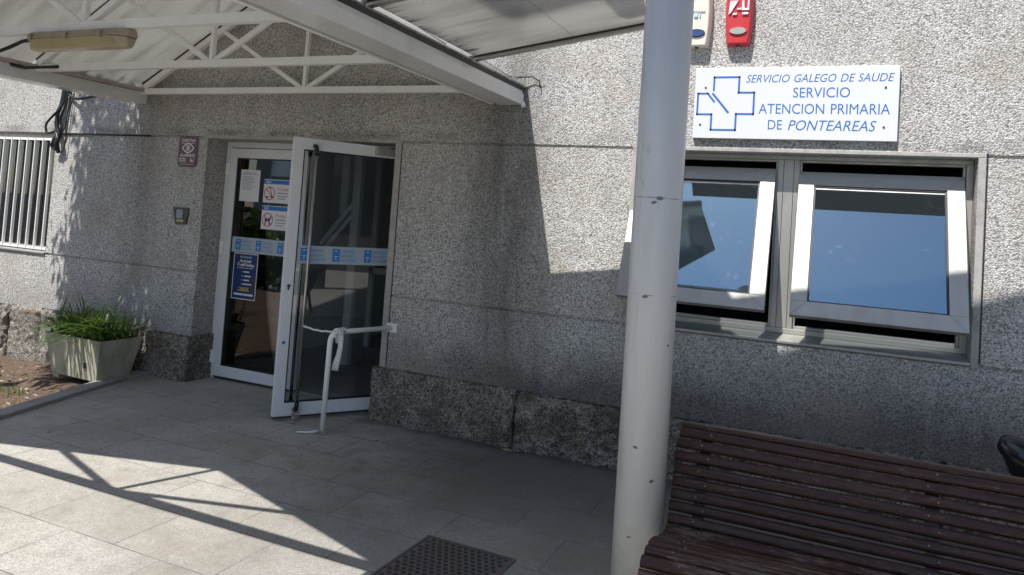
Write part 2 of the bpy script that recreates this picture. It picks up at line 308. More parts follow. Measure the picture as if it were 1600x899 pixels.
# ------------------------------------------------------------------ mesh helpers
class MB:
    def __init__(s, T=None): s.bm = bmesh.new(); s.T = T or Matrix.Identity(4)
    def v(s, p): return s.bm.verts.new(s.T @ Vector(p))
    def face(s, vs):
        try: return s.bm.faces.new(vs)
        except ValueError: return None
    def quad(s, pts): return s.face([s.v(p) for p in pts])
    def box(s, a, b):
        (x0, y0, z0), (x1, y1, z1) = a, b
        V = [s.v((x, y, z)) for x in (x0, x1) for y in (y0, y1) for z in (z0, z1)]
        for f in ((0, 1, 3, 2), (4, 6, 7, 5), (0, 4, 5, 1), (2, 3, 7, 6), (0, 2, 6, 4), (1, 5, 7, 3)): s.face([V[i] for i in f])
        return s
    def bar(s, p, q, w_, h_, up=(0, 0, 1)):
        p, q = Vector(p), Vector(q); d = (q - p).normalized(); u = Vector(up)
        if abs(d.dot(u)) > .98: u = Vector((0, 1, 0))
        a = d.cross(u).normalized() * w_ / 2; b = a.cross(d).normalized() * h_ / 2
        A = [s.v(p + i * a + j * b) for i, j in ((-1, -1), (1, -1), (1, 1), (-1, 1))]; B = [s.v(q + i * a + j * b) for i, j in ((-1, -1), (1, -1), (1, 1), (-1, 1))]
        for i in range(4): s.face([A[i], A[(i + 1) % 4], B[(i + 1) % 4], B[i]])
        s.face(A[::-1]); s.face(B); return s
    def tube(s, pts, r, n=12, cap=True):
        pts = [Vector(p) for p in pts]; rr = r if isinstance(r, (list, tuple)) else [r] * len(pts)
        rings = []; prev = None
        for i, p in enumerate(pts):
            d = (pts[min(i + 1, len(pts) - 1)] - pts[max(i - 1, 0)]).normalized()
            if prev is None: u = d.orthogonal().normalized()
            else: u = (prev - d * prev.dot(d)).normalized()
            prev = u; v = d.cross(u)
            rings.append([s.v(p + (u * math.cos(2 * math.pi * j / n) + v * math.sin(2 * math.pi * j / n)) * rr[i]) for j in range(n)])
        for a, b in zip(rings, rings[1:]):
            for j in range(n):
                f = s.face([a[j], a[(j + 1) % n], b[(j + 1) % n], b[j]])
                if f: f.smooth = True
        if cap: s.face(rings[0][::-1]); s.face(rings[-1])
        return s
    def prism(s, pts, y0, y1, plane='xz'):                      # outline in x,z pushed along y
        f = (lambda p, d: (p[0], d, p[1])) if plane == 'xz' else ((lambda p, d: (d, p[0], p[1])) if plane == 'yz' else (lambda p, d: (p[0], p[1], d)))
        A = [s.v(f(p, y0)) for p in pts]; B = [s.v(f(p, y1)) for p in pts]; n = len(pts)
        for i in range(n): s.face([A[i], A[(i + 1) % n], B[(i + 1) % n], B[i]])
        s.face(A[::-1]); s.face(B); return s
    def build(s, name, mat, parent=None, bevel=0, smooth=False, loc=None):
        bmesh.ops.recalc_face_normals(s.bm, faces=s.bm.faces)
        me = bpy.data.meshes.new(name)
        if loc is not None: s.bm.transform(Matrix.Translation(-Vector(loc)))
        s.bm.to_mesh(me); s.bm.free(); me.materials.append(M[mat] if isinstance(mat, str) else mat)
        if smooth:
            for p in me.polygons: p.use_smooth = True
        o = bpy.data.objects.new(name, me); COL.objects.link(o)
        if loc is not None: o.location = loc
        if bevel:
            b = o.modifiers.new("bevel", 'BEVEL'); b.width = bevel; b.segments = 2; b.limit_method = 'ANGLE'; b.harden_normals = False
        if parent is not None: attach(o, parent)
        return o
def attach(o, p):
    def world(q): return q.matrix_basis.copy() if q.parent is None else world(q.parent) @ q.matrix_parent_inverse @ q.matrix_basis
    o.parent = p; o.matrix_parent_inverse = world(p).inverted()
def tag(o, label=None, cat=None, group=None, kind=None):
    if label: o["label"] = label
    if cat: o["category"] = cat
    if group: o["group"] = group
    if kind: o["kind"] = kind
    return o
def thing(name, label, cat, loc=(0, 0, 0), group=None):
    o = bpy.data.objects.new(name, None); COL.objects.link(o); o.location = loc; o.empty_display_size = .1
    return tag(o, label, cat, group)
def box(name, a, b, mat, parent=None, bevel=0.0): return MB().box(a, b).build(name, mat, parent, bevel)

def frame(origin, ux, uz):                                       # local (u, depth, v): u along ux, v along uz, depth out of the face (towards -normal y)
    ux = Vector(ux).normalized(); uz = Vector(uz).normalized(); n = uz.cross(ux).normalized()   # n points INTO the face for ux=+x, uz=+z (=+y)
    m = Matrix((ux, n, uz)).transposed().to_4x4(); m.translation = Vector(origin); return m

def letters(items, name, mat, parent, T=None):
    for it in items: letter_line([it], name, mat, parent, T)
def letter_line(items, name, mat, parent, T=None):
    """items: (string, u0, v0, u1, v1, shear, bold) fitted into local boxes of the plane T, one flat mesh"""
    bm = bmesh.new(); T = T or Matrix.Identity(4)
    for it in items:
        st, u0, v0, u1, v1 = it[:5]; sh = it[5] if len(it) > 5 else 0; bold = it[6] if len(it) > 6 else 0
        cu = bpy.data.curves.new("lettering", 'FONT'); cu.body = st; cu.size = 1; cu.shear = sh; cu.offset = bold; cu.resolution_u = 3; cu.space_word = 1.25
        ob = bpy.data.objects.new("lettering", cu)
        COL.objects.link(ob); bpy.context.view_layer.update()
        me = bpy.data.meshes.new_from_object(ob.evaluated_get(bpy.context.evaluated_depsgraph_get()))
        bpy.data.objects.remove(ob); bpy.data.curves.remove(cu)
        xs = [v.co.x for v in me.vertices]; ys = [v.co.y for v in me.vertices]
        sx = (u1 - u0) / (max(xs) - min(xs)); sy = (v1 - v0) / (max(ys) - min(ys)); mx, my = min(xs), min(ys)
        vs = [bm.verts.new(T @ Vector((u0 + (v.co.x - mx) * sx, 0, v0 + (v.co.y - my) * sy))) for v in me.vertices]
        for p in me.polygons:
            try: bm.faces.new([vs[i] for i in p.vertices])
            except ValueError: pass
        bpy.data.meshes.remove(me)
    me = bpy.data.meshes.new(name); bm.to_mesh(me); bm.free(); me.materials.append(M[mat])
    o = bpy.data.objects.new(name, me); COL.objects.link(o)
    if parent is not None: attach(o, parent)
    return o
def patch(name, rects, mat, parent, T, d0=0.0, d1=.0006):        # thin printed rectangles on a plane
    m = MB(T)
    for (u0, v0, u1, v1) in rects: m.box((u0, d0 - d1, v0), (u1, d0, v1))
    return m.build(name, mat, parent)
def ring_mesh(m, cu, cv, ru, rv, th, d0, d1, n=28):
    A = []
    for i in range(n):
        a = 2 * math.pi * i / n; c, s_ = math.cos(a), math.sin(a)
        A.append((m.v((cu + ru * c, d0, cv + rv * s_)), m.v((cu + (ru - th) * c, d0, cv + (rv - th) * s_))))
    for i in range(n): m.face([A[i][0], A[(i + 1) % n][0], A[(i + 1) % n][1], A[i][1]])
def ellipse(cu, cv, ru, rv, n=24): return [(cu + ru * math.cos(2 * math.pi * i / n), cv + rv * math.sin(2 * math.pi * i / n)) for i in range(n)]

# ------------------------------------------------------------------ the setting
g = MB(); g.quad([(-200, -200, -.32), (200, -200, -.32), (200, 200, -.32), (-200, 200, -.32)]); tag(g.build("ground", 'ground'), kind="structure")
p = MB()
p.prism([(-5.44, -.30), (-4.82, -2.5), (-3.8, -6.0), (-3.2, -14), (14, -14), (14, .4), (-5.44, .4)], -.2, 0, 'xy')
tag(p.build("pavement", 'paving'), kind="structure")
bm_ = MB(); NX, NY = 60, 60                                      # soil bed left of the kerb
G = []
for i in range(NX + 1):
    row = []
    for j in range(NY + 1):
        x = -11 + 7.2 * i / NX; y = -6 + 6.0 * j / NY
        z = -.10 + .09 * noise.noise((x * 1.3, y * 1.3, 0)) + .035 * noise.noise((x * 5, y * 5, 3)) + .012 * noise.noise((x * 17, y * 17, 1))
        if x > -6.3 and y > -.7: z = z * .3 - .01
        row.append(bm_.v((x, y, z)))
    G.append(row)
for i in range(NX):
    for j in range(NY): bm_.face([G[i][j], G[i + 1][j], G[i + 1][j + 1], G[i][j + 1]])
tag(bm_.build("planting_bed", 'soil', smooth=True), kind="structure")
kb = MB()
kb.prism([(-5.58, -.06), (-5.44, -.06), (-5.44, -.30), (-4.82, -2.5), (-3.8, -6.0), (-3.93, -6.0), (-4.95, -2.5), (-5.58, -.30)], -.25, .028, 'xy')
tag(kb.build("kerb", 'kerb', bevel=.006), kind="structure")

# the facade: cells with their own depth (0 = face, a number = groove, None = opening)
WALL = thing("building_wall", "grey pebbledash facade of the health centre with horizontal grooves", "wall")
XL, XR, ZT = -14.0, 9.0, 6.6
xs = [XL, -8.72, -7.035, -5.06, -3.13, -1.225, .738, XR]
zs = [-.3, .932, .950, 2.112, 2.130, ZT]
def cell(i, j):
    z0 = zs[j]; xm = (xs[i] + xs[i + 1]) / 2
    if -5.06 < xm < -3.13 and zs[j + 1] <= 2.112 + 1e-6: return None
    if -1.225 < xm < .738 and zs[j] >= .932 - 1e-6 and zs[j + 1] <= 2.112 + 1e-6: return None
    if -8.72 < xm < -7.035 and zs[j] >= .932 - 1e-6 and zs[j + 1] <= 2.112 + 1e-6: return None
    if j in (1, 3): return .014
    return 0.0
wm = MB(); HOLE = .32
nx, nz = len(xs) - 1, len(zs) - 1
D = [[cell(i, j) for j in range(nz)] for i in range(nx)]
for i in range(nx):
    for j in range(nz):
        d = D[i][j]
        if d is None: continue
        wm.quad([(xs[i], d, zs[j]), (xs[i + 1], d, zs[j]), (xs[i + 1], d, zs[j + 1]), (xs[i], d, zs[j + 1])])
for i in range(nx + 1):
    for j in range(nz):
        a = (HOLE if D[i - 1][j] is None else D[i - 1][j]) if i > 0 else HOLE; b = (HOLE if D[i][j] is None else D[i][j]) if i < nx else HOLE
        if a != b: wm.quad([(xs[i], a, zs[j]), (xs[i], b, zs[j]), (xs[i], b, zs[j + 1]), (xs[i], a, zs[j + 1])])
for i in range(nx):
    for j in range(nz + 1):
        a = (HOLE if D[i][j - 1] is None else D[i][j - 1]) if j > 0 else HOLE; b = (HOLE if D[i][j] is None else D[i][j]) if j < nz else HOLE
        if a != b: wm.quad([(xs[i], a, zs[j]), (xs[i + 1], a, zs[j]), (xs[i + 1], b, zs[j]), (xs[i], b, zs[j])])
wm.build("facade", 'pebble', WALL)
def trimbox(a, b, nm): box(nm, a, b, 'trim', WALL, .003)
trimbox((-5.10, -.003, 2.113), (-3.066, .024, 2.140), "lintel_trim")
trimbox((-3.129, -.003, .40), (-3.075, .030, 2.112), "jamb_trim")
trimbox((-1.262, -.003, 2.113), (.776, .024, 2.137), "lintel_trim")
trimbox((.739, -.003, .93), (.776, .030, 2.112), "jamb_trim")
trimbox((-1.262, -.003, .951), (-1.226, .030, 2.112), "jamb_trim")
g_ = MB(); g_.box((.777, -.0015, .955), (.786, .01, 2.138)); g_.box((-3.074, -.0015, .41), (-3.066, .01, 2.112)); g_.build("joint_line", 'dgrey', WALL)

# rough stone plinth: every block its own part
PL = thing("stone_plinth", "rough dark granite block plinth along the foot of the facade", "plinth")
def rough_block(x0, x1, z0, z1, y0, y1, amp, mat, seed, ret=False):
    m = MB(); N = max(10, int((x1 - x0) / .014)); K = max(8, int((z1 - z0) / .014)); L = max(2, int((y1 - y0) / .022))
    def disp(p, nrm):
        q = Vector(p) + Vector((seed * 3.1, 0, seed))
        e = amp * (1.2 * noise.noise(q * 4.2) + 1.2 * abs(noise.noise(q * 9)) + .9 * noise.noise(q * 22) + .5 * noise.noise(q * 45)) - amp * .3
        dx = min(p[0] - x0, x1 - p[0]); dz = z1 - p[2]
        rnd = .05 * max(0, 1 - dx / .035) ** 2 + .045 * max(0, 1 - dz / .04) ** 2
        return Vector(p) + Vector(nrm) * (e - rnd * .55)
    F = [[m.v(disp((x0 + (x1 - x0) * i / N, y0, z0 + (z1 - z0) * j / K), (0, -1, 0))) for j in range(K + 1)] for i in range(N + 1)]
    for i in range(N):
        for j in range(K): m.face([F[i][j], F[i + 1][j], F[i + 1][j + 1], F[i][j + 1]])
    T_ = [[F[i][K]] + [m.v((x0 + (x1 - x0) * i / N, y0 + (y1 - y0) * l / L, z1 + amp * .5 * noise.noise((i * .3, l * .5, seed)))) for l in range(1, L + 1)] for i in range(N + 1)]
    for i in range(N):
        for l in range(L): m.face([T_[i][l], T_[i + 1][l], T_[i + 1][l + 1], T_[i][l + 1]])
    for xi, sgn in ((0, -1), (N, 1)):
        xx = x0 if xi == 0 else x1
        E_ = [[F[xi][j]] + [m.v(Vector((xx, y0 + (y1 - y0) * l / L, z0 + (z1 - z0) * j / K)) + Vector((sgn, 0, 0)) * amp * .8 * noise.noise((l * .35, j * .3, seed + xi))) if j < K else T_[xi][l] for l in range(1, L + 1)] for j in range(K + 1)]
        for j in range(K):
            for l in range(L): m.face([E_[j][l], E_[j + 1][l], E_[j + 1][l + 1], E_[j][l + 1]])
    return m.build("granite_block", mat, PL, smooth=True)
rough_block(-3.175, -1.985, -.05, .395, -.055, .03, .014, 'granite', 1)
rough_block(-1.975, -.72, -.05, .390, -.055, .03, .030, 'granite', 2)
rough_block(-.71, .62, -.05, .392, -.055, .03, .026, 'granite', 3)
rough_block(.63, 2.2, -.05, .39, -.055, .03, .022, 'granite', 4)
rough_block(2.21, 4.2, -.05, .39, -.055, .03, .022, 'granite', 5)
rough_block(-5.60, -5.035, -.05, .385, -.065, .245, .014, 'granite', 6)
rough_block(-6.28, -5.61, -.25, .40, -.05, .03, .010, 'granite_pale', 7)
rough_block(-6.95, -6.29, -.25, .425, -.06, .03, .013, 'granite_pale', 8)
rough_block(-7.42, -6.965, -.25, .41, -.05, .03, .015, 'granite_pale', 9)
rough_block(-8.3, -7.44, -.25, .40, -.055, .03, .03, 'granite_pale', 10)
rough_block(-9.6, -8.31, -.25, .41, -.055, .03, .03, 'granite_pale', 11)

# the entrance hall behind the door and the rooms behind the windows
HALL = thing("entrance_hall", "dim entrance hall with grey walls seen through the glass doors", "room", (-4.1, 1.5, 0))
m = MB()
m.box((-5.35, .33, 0), (-5.25, 4.2, 2.6)); m.box((-2.6, .33, 0), (-2.5, 4.2, 2.6)); m.box((-5.35, 4.2, 0), (-2.5, 4.3, 2.6))
m.build("hall_wall", 'inwall', HALL)
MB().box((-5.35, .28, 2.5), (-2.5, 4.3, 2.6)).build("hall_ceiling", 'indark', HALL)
MB().box((-5.35, .40, -.1), (-2.5, 4.3, .012)).build("hall_floor", 'infloor', HALL)
MB().box((-3.9, 2.4, .012), (-3.84, 2.46, 2.5)).box((-4.9, 2.4, .012), (-4.84, 2.46, 2.5)).box((-4.9, 2.4, .85), (-2.6, 2.44, .92)).build("inner_partition", 'door', HALL)
MB().box((-4.84, 2.41, .012), (-2.6, 2.43, 2.4)).build("partition_glass", 'gdoor', HALL)
REFL_BARS = [((-4.84, 1.4, 1.20), (-4.42, 1.4, 1.69)), ((-4.80, 1.4, 1.14), (-4.40, 1.4, 1.60))]  # added bars: stand in for canopy steelwork mirrored in the door glass
REFL_POSTS = [((-4.43, 1.40, .02), (-4.43, 1.40, 2.49)), ((-4.62, 1.46, 1.52), (-4.62, 1.46, 2.49))]
for a_, b_ in REFL_BARS: MB().bar(a_, b_, .03, .045).build("reflection_bar", 'door', HALL)
for a_, b_ in REFL_POSTS: MB().bar(a_, b_, .09, .06, (0, 1, 0)).build("reflection_post", 'inwall', HALL)
MB().box((-3.3, 4.17, .012), (-2.7, 4.195, 2.1)).box((-5.1, 4.17, .012), (-4.2, 4.195, 2.1)).build("inner_doorway", 'indark', HALL)
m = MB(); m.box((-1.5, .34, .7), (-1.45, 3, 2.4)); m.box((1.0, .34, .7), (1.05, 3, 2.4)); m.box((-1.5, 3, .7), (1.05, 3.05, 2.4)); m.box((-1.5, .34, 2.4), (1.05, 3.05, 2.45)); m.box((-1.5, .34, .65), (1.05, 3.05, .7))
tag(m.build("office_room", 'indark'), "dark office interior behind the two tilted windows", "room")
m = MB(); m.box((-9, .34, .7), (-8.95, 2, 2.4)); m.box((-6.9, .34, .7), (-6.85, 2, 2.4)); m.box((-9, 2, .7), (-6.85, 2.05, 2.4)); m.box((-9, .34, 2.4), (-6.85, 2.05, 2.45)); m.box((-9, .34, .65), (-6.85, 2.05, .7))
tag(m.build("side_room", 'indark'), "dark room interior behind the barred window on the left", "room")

# ------------------------------------------------------------------ canopy over the door: gutters, trusses, sheets
XA, XB, XC, ZC = -5.78, -2.16, -3.97, 2.51
SL = .565
ZA = ZC + (XC - XA) * SL
CAN = thing("entrance_canopy", "white steel truss canopy with grey polycarbonate gable roof over the entrance", "canopy", (XC, -1.7, 2.5))
lg = MB(); lg.box((-5.95, -3.5, 2.405), (XA, -.05, 2.507)); lg.build("gutter_beam", 'gutter', CAN, .004)
MB().box((-5.80, -3.48, 2.508), (-5.74, -.08, 2.535)).build("gutter_strip", 'rustpaint', CAN)
rg = MB(); rg.prism([(-2.245, 2.40), (-2.06, 2.40), (-2.06, 2.47), (-2.075, 2.505), (-2.245, 2.505)], -4.6, -.06)
rg.build("gutter_beam", 'gutter', CAN, .003)
MB().box((-2.272, -4.6, 2.415), (-2.246, -.12, 2.50)).build("gutter_gap", 'dgrey', CAN)
MB().box((-2.300, -4.6, 2.398), (-2.273, -.10, 2.44)).build("gutter_lip", 'white', CAN)
MB().prism([(-2.13, 2.505), (-2.072, 2.506), (-2.066, 2.532), (-2.12, 2.55)], -4.6, -.055).build("gutter_edge", 'dgrey', CAN)
MB().prism([(-2.150, 2.545), (-2.085, 2.536), (-2.092, 2.556), (-2.150, 2.562)], -4.6, -.05).build("gutter_flashing", 'white', CAN)
MB().tube([(-2.065, -.07, 2.42), (-2.05, -.068, 2.385)], .016, 8).build("gutter_spout", 'white', CAN)
for ty, wb in ((-.10, .045), (-1.08, .045), (-2.03, .05), (-2.70, .05), (-3.40, .06)):
    t = MB()
    t.bar((XA, ty, ZC), (XB - .09, ty, ZC), wb, .052)
    for s_ in (-1, 1):
        e = XC + s_ * (XC - XA)
        t.bar((e - s_ * .02, ty, ZC + .035), (XC, ty, ZA + .02), wb, .05)
        t.bar((XC + s_ * .03, ty, ZC + .02), (XC + s_ * .905, ty, ZC + .905 * SL + .005), .03, .034)
    t.bar((XC, ty, ZC + .02), (XC, ty, ZA), .03, .034)
    if ty < -.5: t.bar((XA + .62, ty, ZC + .02), (XA + .62, ty, ZC + .62 * SL), .026, .026) if False else None
    t.build("truss", 'white', CAN, .002)
    b_ = MB()
    for s_ in (-1, 1):
        e = XC + s_ * (XC - XA)
        b_.bar((e, ty - .005, ZC + .070), (XC, ty - .005, ZA + .055), .03, .035)
    b_.build("gasket", 'dgrey', CAN)
for s_ in (-1, 1):
    e = XC + s_ * (XC - XA + .10); r_ = MB(); th = .012
    z0, z1 = ZC + .085 - .12 * SL, ZA + .07
    for (ya, yb) in ((-.002, -1.07), (-1.09, -2.02), (-2.04, -2.695), (-2.705, -3.46)):
        V = [(e, ya, z0), (XC, ya, z1), (XC, yb, z1), (e, yb, z0)]
        A = [r_.v(q) for q in V]; B = [r_.v((q[0], q[1], q[2] + th)) for q in V]
        r_.face(A); r_.face(B[::-1])
        for i in range(4): r_.face([A[i], A[(i + 1) % 4], B[(i + 1) % 4], B[i]])
    r_.build("roof_sheet", 'poly', CAN)
MB().bar((XC, -3.46, ZA + .085), (XC, -.02, ZA + .085), .12, .015).build("ridge_cap", 'gutter', CAN)
MB().bar((XC, -3.44, ZA + .01), (XC, -.02, ZA + .01), .04, .04).build("ridge_beam", 'white', CAN)

# second bay, rising to the right from the gutter and carried by the round post
BAY = thing("side_canopy", "low pitched polycarbonate canopy sheet in aluminium bars right of the gutter", "canopy", (-1.4, -2.5, 2.6))
def zp(x): return 2.575 + .153 * (x + 2.15)
sh = MB()
for OUT in ([(-2.10, -.795), (-1.455, -.795), (-1.455, -1.70), (-1.60, -1.80), (-1.60, -1.93), (-2.10, -1.93)], [(-2.10, -1.95), (-1.62, -1.95), (-1.62, -3.08), (-2.10, -3.08)], [(-2.10, -3.10), (-1.62, -3.10), (-1.62, -4.4), (-2.10, -4.4)]):
    A = [sh.v((x, y, zp(x))) for x, y in OUT]; B = [sh.v((x, y, zp(x) + .014)) for x, y in OUT]
    sh.face(A); sh.face(B[::-1])
    for i in range(len(A)): sh.face([A[i], A[(i + 1) % len(A)], B[(i + 1) % len(A)], B[i]])
sh.build("roof_sheet", 'poly', BAY)
sh = MB(); OUT = [(-1.450, -.795), (-1.012, -.795), (-.925, -1.32), (-1.450, -1.695)]
A = [sh.v((x, y, zp(x))) for x, y in OUT]; B = [sh.v((x, y, zp(x) + .006)) for x, y in OUT]
sh.face(A); sh.face(B[::-1])
for i in range(4): sh.face([A[i], A[(i + 1) % 4], B[(i + 1) % 4], B[i]])
sh.build("roof_sheet", 'poly', BAY)
for y, xe in ((-.775, -1.0), (-1.94, -1.62), (-3.09, -1.62), (-4.4, -1.62)):
    MB().bar((-2.13, y, zp(-2.13) - .014), (xe, y, zp(xe) - .014), .045, .026).build("glazing_bar", 'alu', BAY, .003)
    MB().bar((-2.13, y - .026, zp(-2.13) - .004), (xe, y - .026, zp(xe) - .004), .008, .014).build("gasket", 'dgrey', BAY)
MB().box((-1.69, -4.4, 2.665), (-1.625, -1.90, 2.73)).box((-1.70, -1.88, 2.731), (-.60, -1.82, 2.79)).build("edge_beam", 'gutter', BAY, .004)

post = MB(); post.tube([(-.667, -1.85, -.02), (-.667, -1.85, 2.79)], .0989, 48)
tag(post.build("round_post", 'post', loc=(-.667, -1.85, 0)), "thick round pale grey steel post with chipped paint beside the bench", "post")

# unseen slabs added out in front, shaped to shade the right half of the place
RF = thing("shade_blocker", "unseen dark slabs on columns, added to shade the right half", "light blocker", (4, -6, 0))
MB().prism([(-1.80, -2.80), (-1.63, -2.80), (-1.55, -2.953), (-1.32, -2.907), (-.018, -2.643), (5.6, -1.51), (5.6, -3.46), (-1.80, -3.46)], 6.0, 6.14, 'xy').build("shade_slab", 'slabm', RF)
MB().prism([(-4.2, -8.28), (-3.50, -8.28), (-3.40, -8.02), (9.5, -8.02), (9.5, -10.45), (-4.2, -10.45)], 15.0, 15.3, 'xy').build("shade_slab", 'slabm', RF)
for cx_, cy_, hz_ in ((5.3, -2.9, 6.0), (9.2, -8.3, 15.0), (9.2, -10.1, 15.0)): MB().tube([(cx_, cy_, -.05), (cx_, cy_, hz_)], .16, 20).build("shade_slab_column", 'slabm', RF)
WG = thing("side_wing", "dark side wing of the building at the far right end", "building", (11, -6, 0))
MB().box((9.6, -16, -.3), (13, -.02, 6.2)).build("wing_wall", 'wingm', WG)
for j in range(4): MB().box((9.58, -14.5 + 3.4 * j, 1.0), (9.62, -12.6 + 3.4 * j, 2.4)).build("window", 'bdark', WG)

# block across the street (only its mirror image shows)
AP = thing("apartment_block", "white apartment block with dark windows across the street", "building", (-14, -24, 0))
MB().box((-26, -34, -.3), (-3.55, -23, 16.6)).build("block_wall", 'bwall', AP)
MB().box((-26.2, -34.2, 16.6), (-3.40, -22.7, 16.95)).build("roof_edge", 'slabm', AP)
for i in range(6):
    for j in range(5): MB().box((-25 + i * 3.5, -23.02, 1.2 + j * 3.1), (-23.2 + i * 3.5, -22.97, 2.9 + j * 3.1)).build("window", 'bdark', AP)

# ------------------------------------------------------------------ the pair of top-hung windows
WIN = thing("awning_window", "wide aluminium window with two sashes propped open below the white sign", "window", (-.24, .1, .95))
m = MB(); Y0, Y1 = .130, .205
m.box((-1.224, Y0, 2.084), (.737, Y1, 2.111)); m.box((-1.224, Y0, .985), (.737, Y1, 1.018))
m.box((-1.224, Y0, 1.018), (-1.186, Y1, 2.084)); m.box((.699, Y0, 1.018), (.737, Y1, 2.084)); m.box((-.340, Y0, 1.018), (-.210, Y1, 2.084))
m.build("outer_frame", 'alu', WIN, .003)
m = MB()
for a, b in ((-1.186, -.340), (-.210, .699)):
    m.box((a, Y0 + .022, 2.070), (b, Y1, 2.084)); m.box((a, Y0 + .022, 1.018), (b, Y1, 1.034)); m.box((a, Y0 + .022, 1.034), (a + .014, Y1, 2.070)); m.box((b - .014, Y0 + .022, 1.034), (b, Y1, 2.070))
m.build("inner_rebate", 'alu', WIN, .002)
m = MB(); m.prism([(-.012, .942), (-.012, .958), (.131, .984), (.30, .984), (.30, .934), (.0, .934)], -1.224, .737, 'yz'); m.build("sill", 'alu', WIN, .002)
MB().box((-.307, Y0 - .002, 1.02), (-.304, Y0 + .01, 2.08)).box((-.246, Y0 - .002, 1.02), (-.243, Y0 + .01, 2.08)).build("mullion_groove", 'dgrey', WIN)
def sash(x0, x1, ztop, tilt):
    T = Matrix.Translation((0, .165, ztop)) @ Matrix.Rotation(-tilt, 4, 'X')
    H_ = .952; fw = .092; m = MB(T)
    m.box((x0, -.03, -fw), (x1, .02, 0)); m.box((x0, -.03, -H_), (x1, .02, -H_ + fw)); m.box((x0, -.03, -H_ + fw), (x0 + fw, .02, -fw)); m.box((x1 - fw, -.03, -H_ + fw), (x1, .02, -fw))
    s_ = m.build("sash", 'alu', WIN, .003)
    m = MB(T); a, b, c, d = x0 + fw, x1 - fw, -H_ + fw, -fw; q = .009
    m.box((a, -.020, d - q), (b, .012, d)); m.box((a, -.020, c), (b, .012, c + q)); m.box((a, -.020, c + q), (a + q, .012, d - q)); m.box((b - q, -.020, c + q), (b, .012, d - q))
    m.build("glazing_seal", 'dgrey', s_)
    m = MB(T); m.box((a + q, -.012, d - q - .012), (b - q, .010, d - q)); m.build("glazing_bead", 'alu', s_)
    m = MB(T); m.box((a + q, -.008, c + q), (b - q, -.002, d - q - .012)); m.build("pane", 'gwin', s_)
    m = MB(T)
    for (u, v, du, dv) in ((x0, -H_, fw, fw), (x1, -H_, -fw, fw), (x0, 0, fw, -fw), (x1, 0, -fw, -fw)): m.bar((u + du * .03, -.0302, v + dv * .03), (u + du * .97, -.0302, v + dv * .97), .0012, .001, (0, 1, 0))
    m.build("mitre_line", 'dgrey', s_)
    return T, H_
for x0, x1, zt, tl in ((-1.256, -.352, 2.012, R(23.5)), (-.212, .694, 2.000, R(24.0))):
    T, H_ = sash(x0, x1, zt, tl)
    for xe in (x0 + .03, x1 - .03):
        q = T @ Vector((xe, .022, -.55)); MB().bar((xe, .16, 1.40), q, .012, .004).build("stay_arm", 'steel', WIN)

# ------------------------------------------------------------------ barred window on the left
LW = thing("barred_window", "window behind upright white metal slats on the sunlit left wall", "window", (-7.9, .1, .94))
m = MB()
m.box((-8.719, .045, 2.060), (-7.036, .12, 2.111)); m.box((-8.719, .045, .950), (-7.036, .12, 1.0)); m.box((-7.083, .045, 1.0), (-7.036, .12, 2.060)); m.box((-8.719, .045, 1.0), (-8.67, .12, 2.060)); m.build("outer_frame", 'alu', LW, .003)
MB().prism([(-.02, .937), (-.02, .953), (.044, .966), (.044, .937)], -8.719, -7.036, 'yz').build("sill", 'alu', LW, .002)
for i in range(14):
    x = -7.115 - .1195 * i
    MB().box((x - .006, .004, .985), (x + .006, .031, 2.075)).build("bar", 'white', LW, .002)
MB().box((-8.7, .012, 1.992 + .06), (-7.06, .040, 2.075)).box((-8.7, .012, .972), (-7.06, .040, .995)).build("grille_rail", 'white', LW)
MB().box((-8.67, .085, 1.0), (-7.083, .090, 2.06)).build("pane", 'gblind', LW)
BL = thing("vertical_blind", "white vertical strip blind hanging behind the barred window", "blind", (-7.9, .2, 2.0))
for i in range(15):
    x = -7.13 - .105 * i; a = R(18 + 8 * math.sin(i * 1.9)); zb = 1.09 + .012 * math.sin(i * 2.7)
    if i in (4, 9): continue
    MB(Matrix.Translation((x, .20, 0)) @ Matrix.Rotation(a, 4, 'Z')).box((-.045, -.001, zb), (.045, .001, 2.06)).build("blind_strip", 'blind', BL)

# ------------------------------------------------------------------ the glazed double door
DOOR = thing("entrance_door", "white framed glass double door, right leaf swung open outwards", "door", (-4.1, .26, 0))
m = MB(); FY = .235
m.box((-5.059, FY, .0), (-4.998, .31, 2.111)); m.box((-3.192, FY, 0), (-3.131, .31, 2.111)); m.box((-4.998, FY, 2.058), (-3.192, .31, 2.111)); m.build("door_frame", 'door', DOOR, .003)
MB().box((-5.06, .25, 0.001), (-3.13, .40, .018)).build("threshold", 'alu', DOOR)
def leaf(T, L, z0, z1, name_="door_leaf", hinge_left=True):
    sw = .078; br_ = .095; tr_ = .085; m = MB(T)
    m.box((0, -.02, z0), (sw, .025, z1)); m.box((L - sw, -.02, z0), (L, .025, z1)); m.box((sw, -.02, z0), (L - sw, .025, z0 + br_)); m.box((sw, -.02, z1 - tr_), (L - sw, .025, z1))
    o = m.build(name_, 'door', DOOR, .003)
    m = MB(T); a, b, c, d = sw, L - sw, z0 + br_, z1 - tr_; q = .009
    m.box((a, -.012, d - q), (b, .018, d)); m.box((a, -.012, c), (b, .018, c + q)); m.box((a, -.012, c + q), (a + q, .018, d - q)); m.box((b - q, -.012, c + q), (b, .018, d - q)); m.build("glazing_seal", 'dgrey', o)
    m = MB(T); m.box((a + q, -.003, c + q), (b - q, .003, d - q)); m.build("pane", 'gdoor', o)
    m = MB(T); m.box((sw * .0 + .002, -.019, z0 - .012), (L - .002, .02, z0 - .001)); m.build("bottom_brush", 'dgrey', o)
    return o
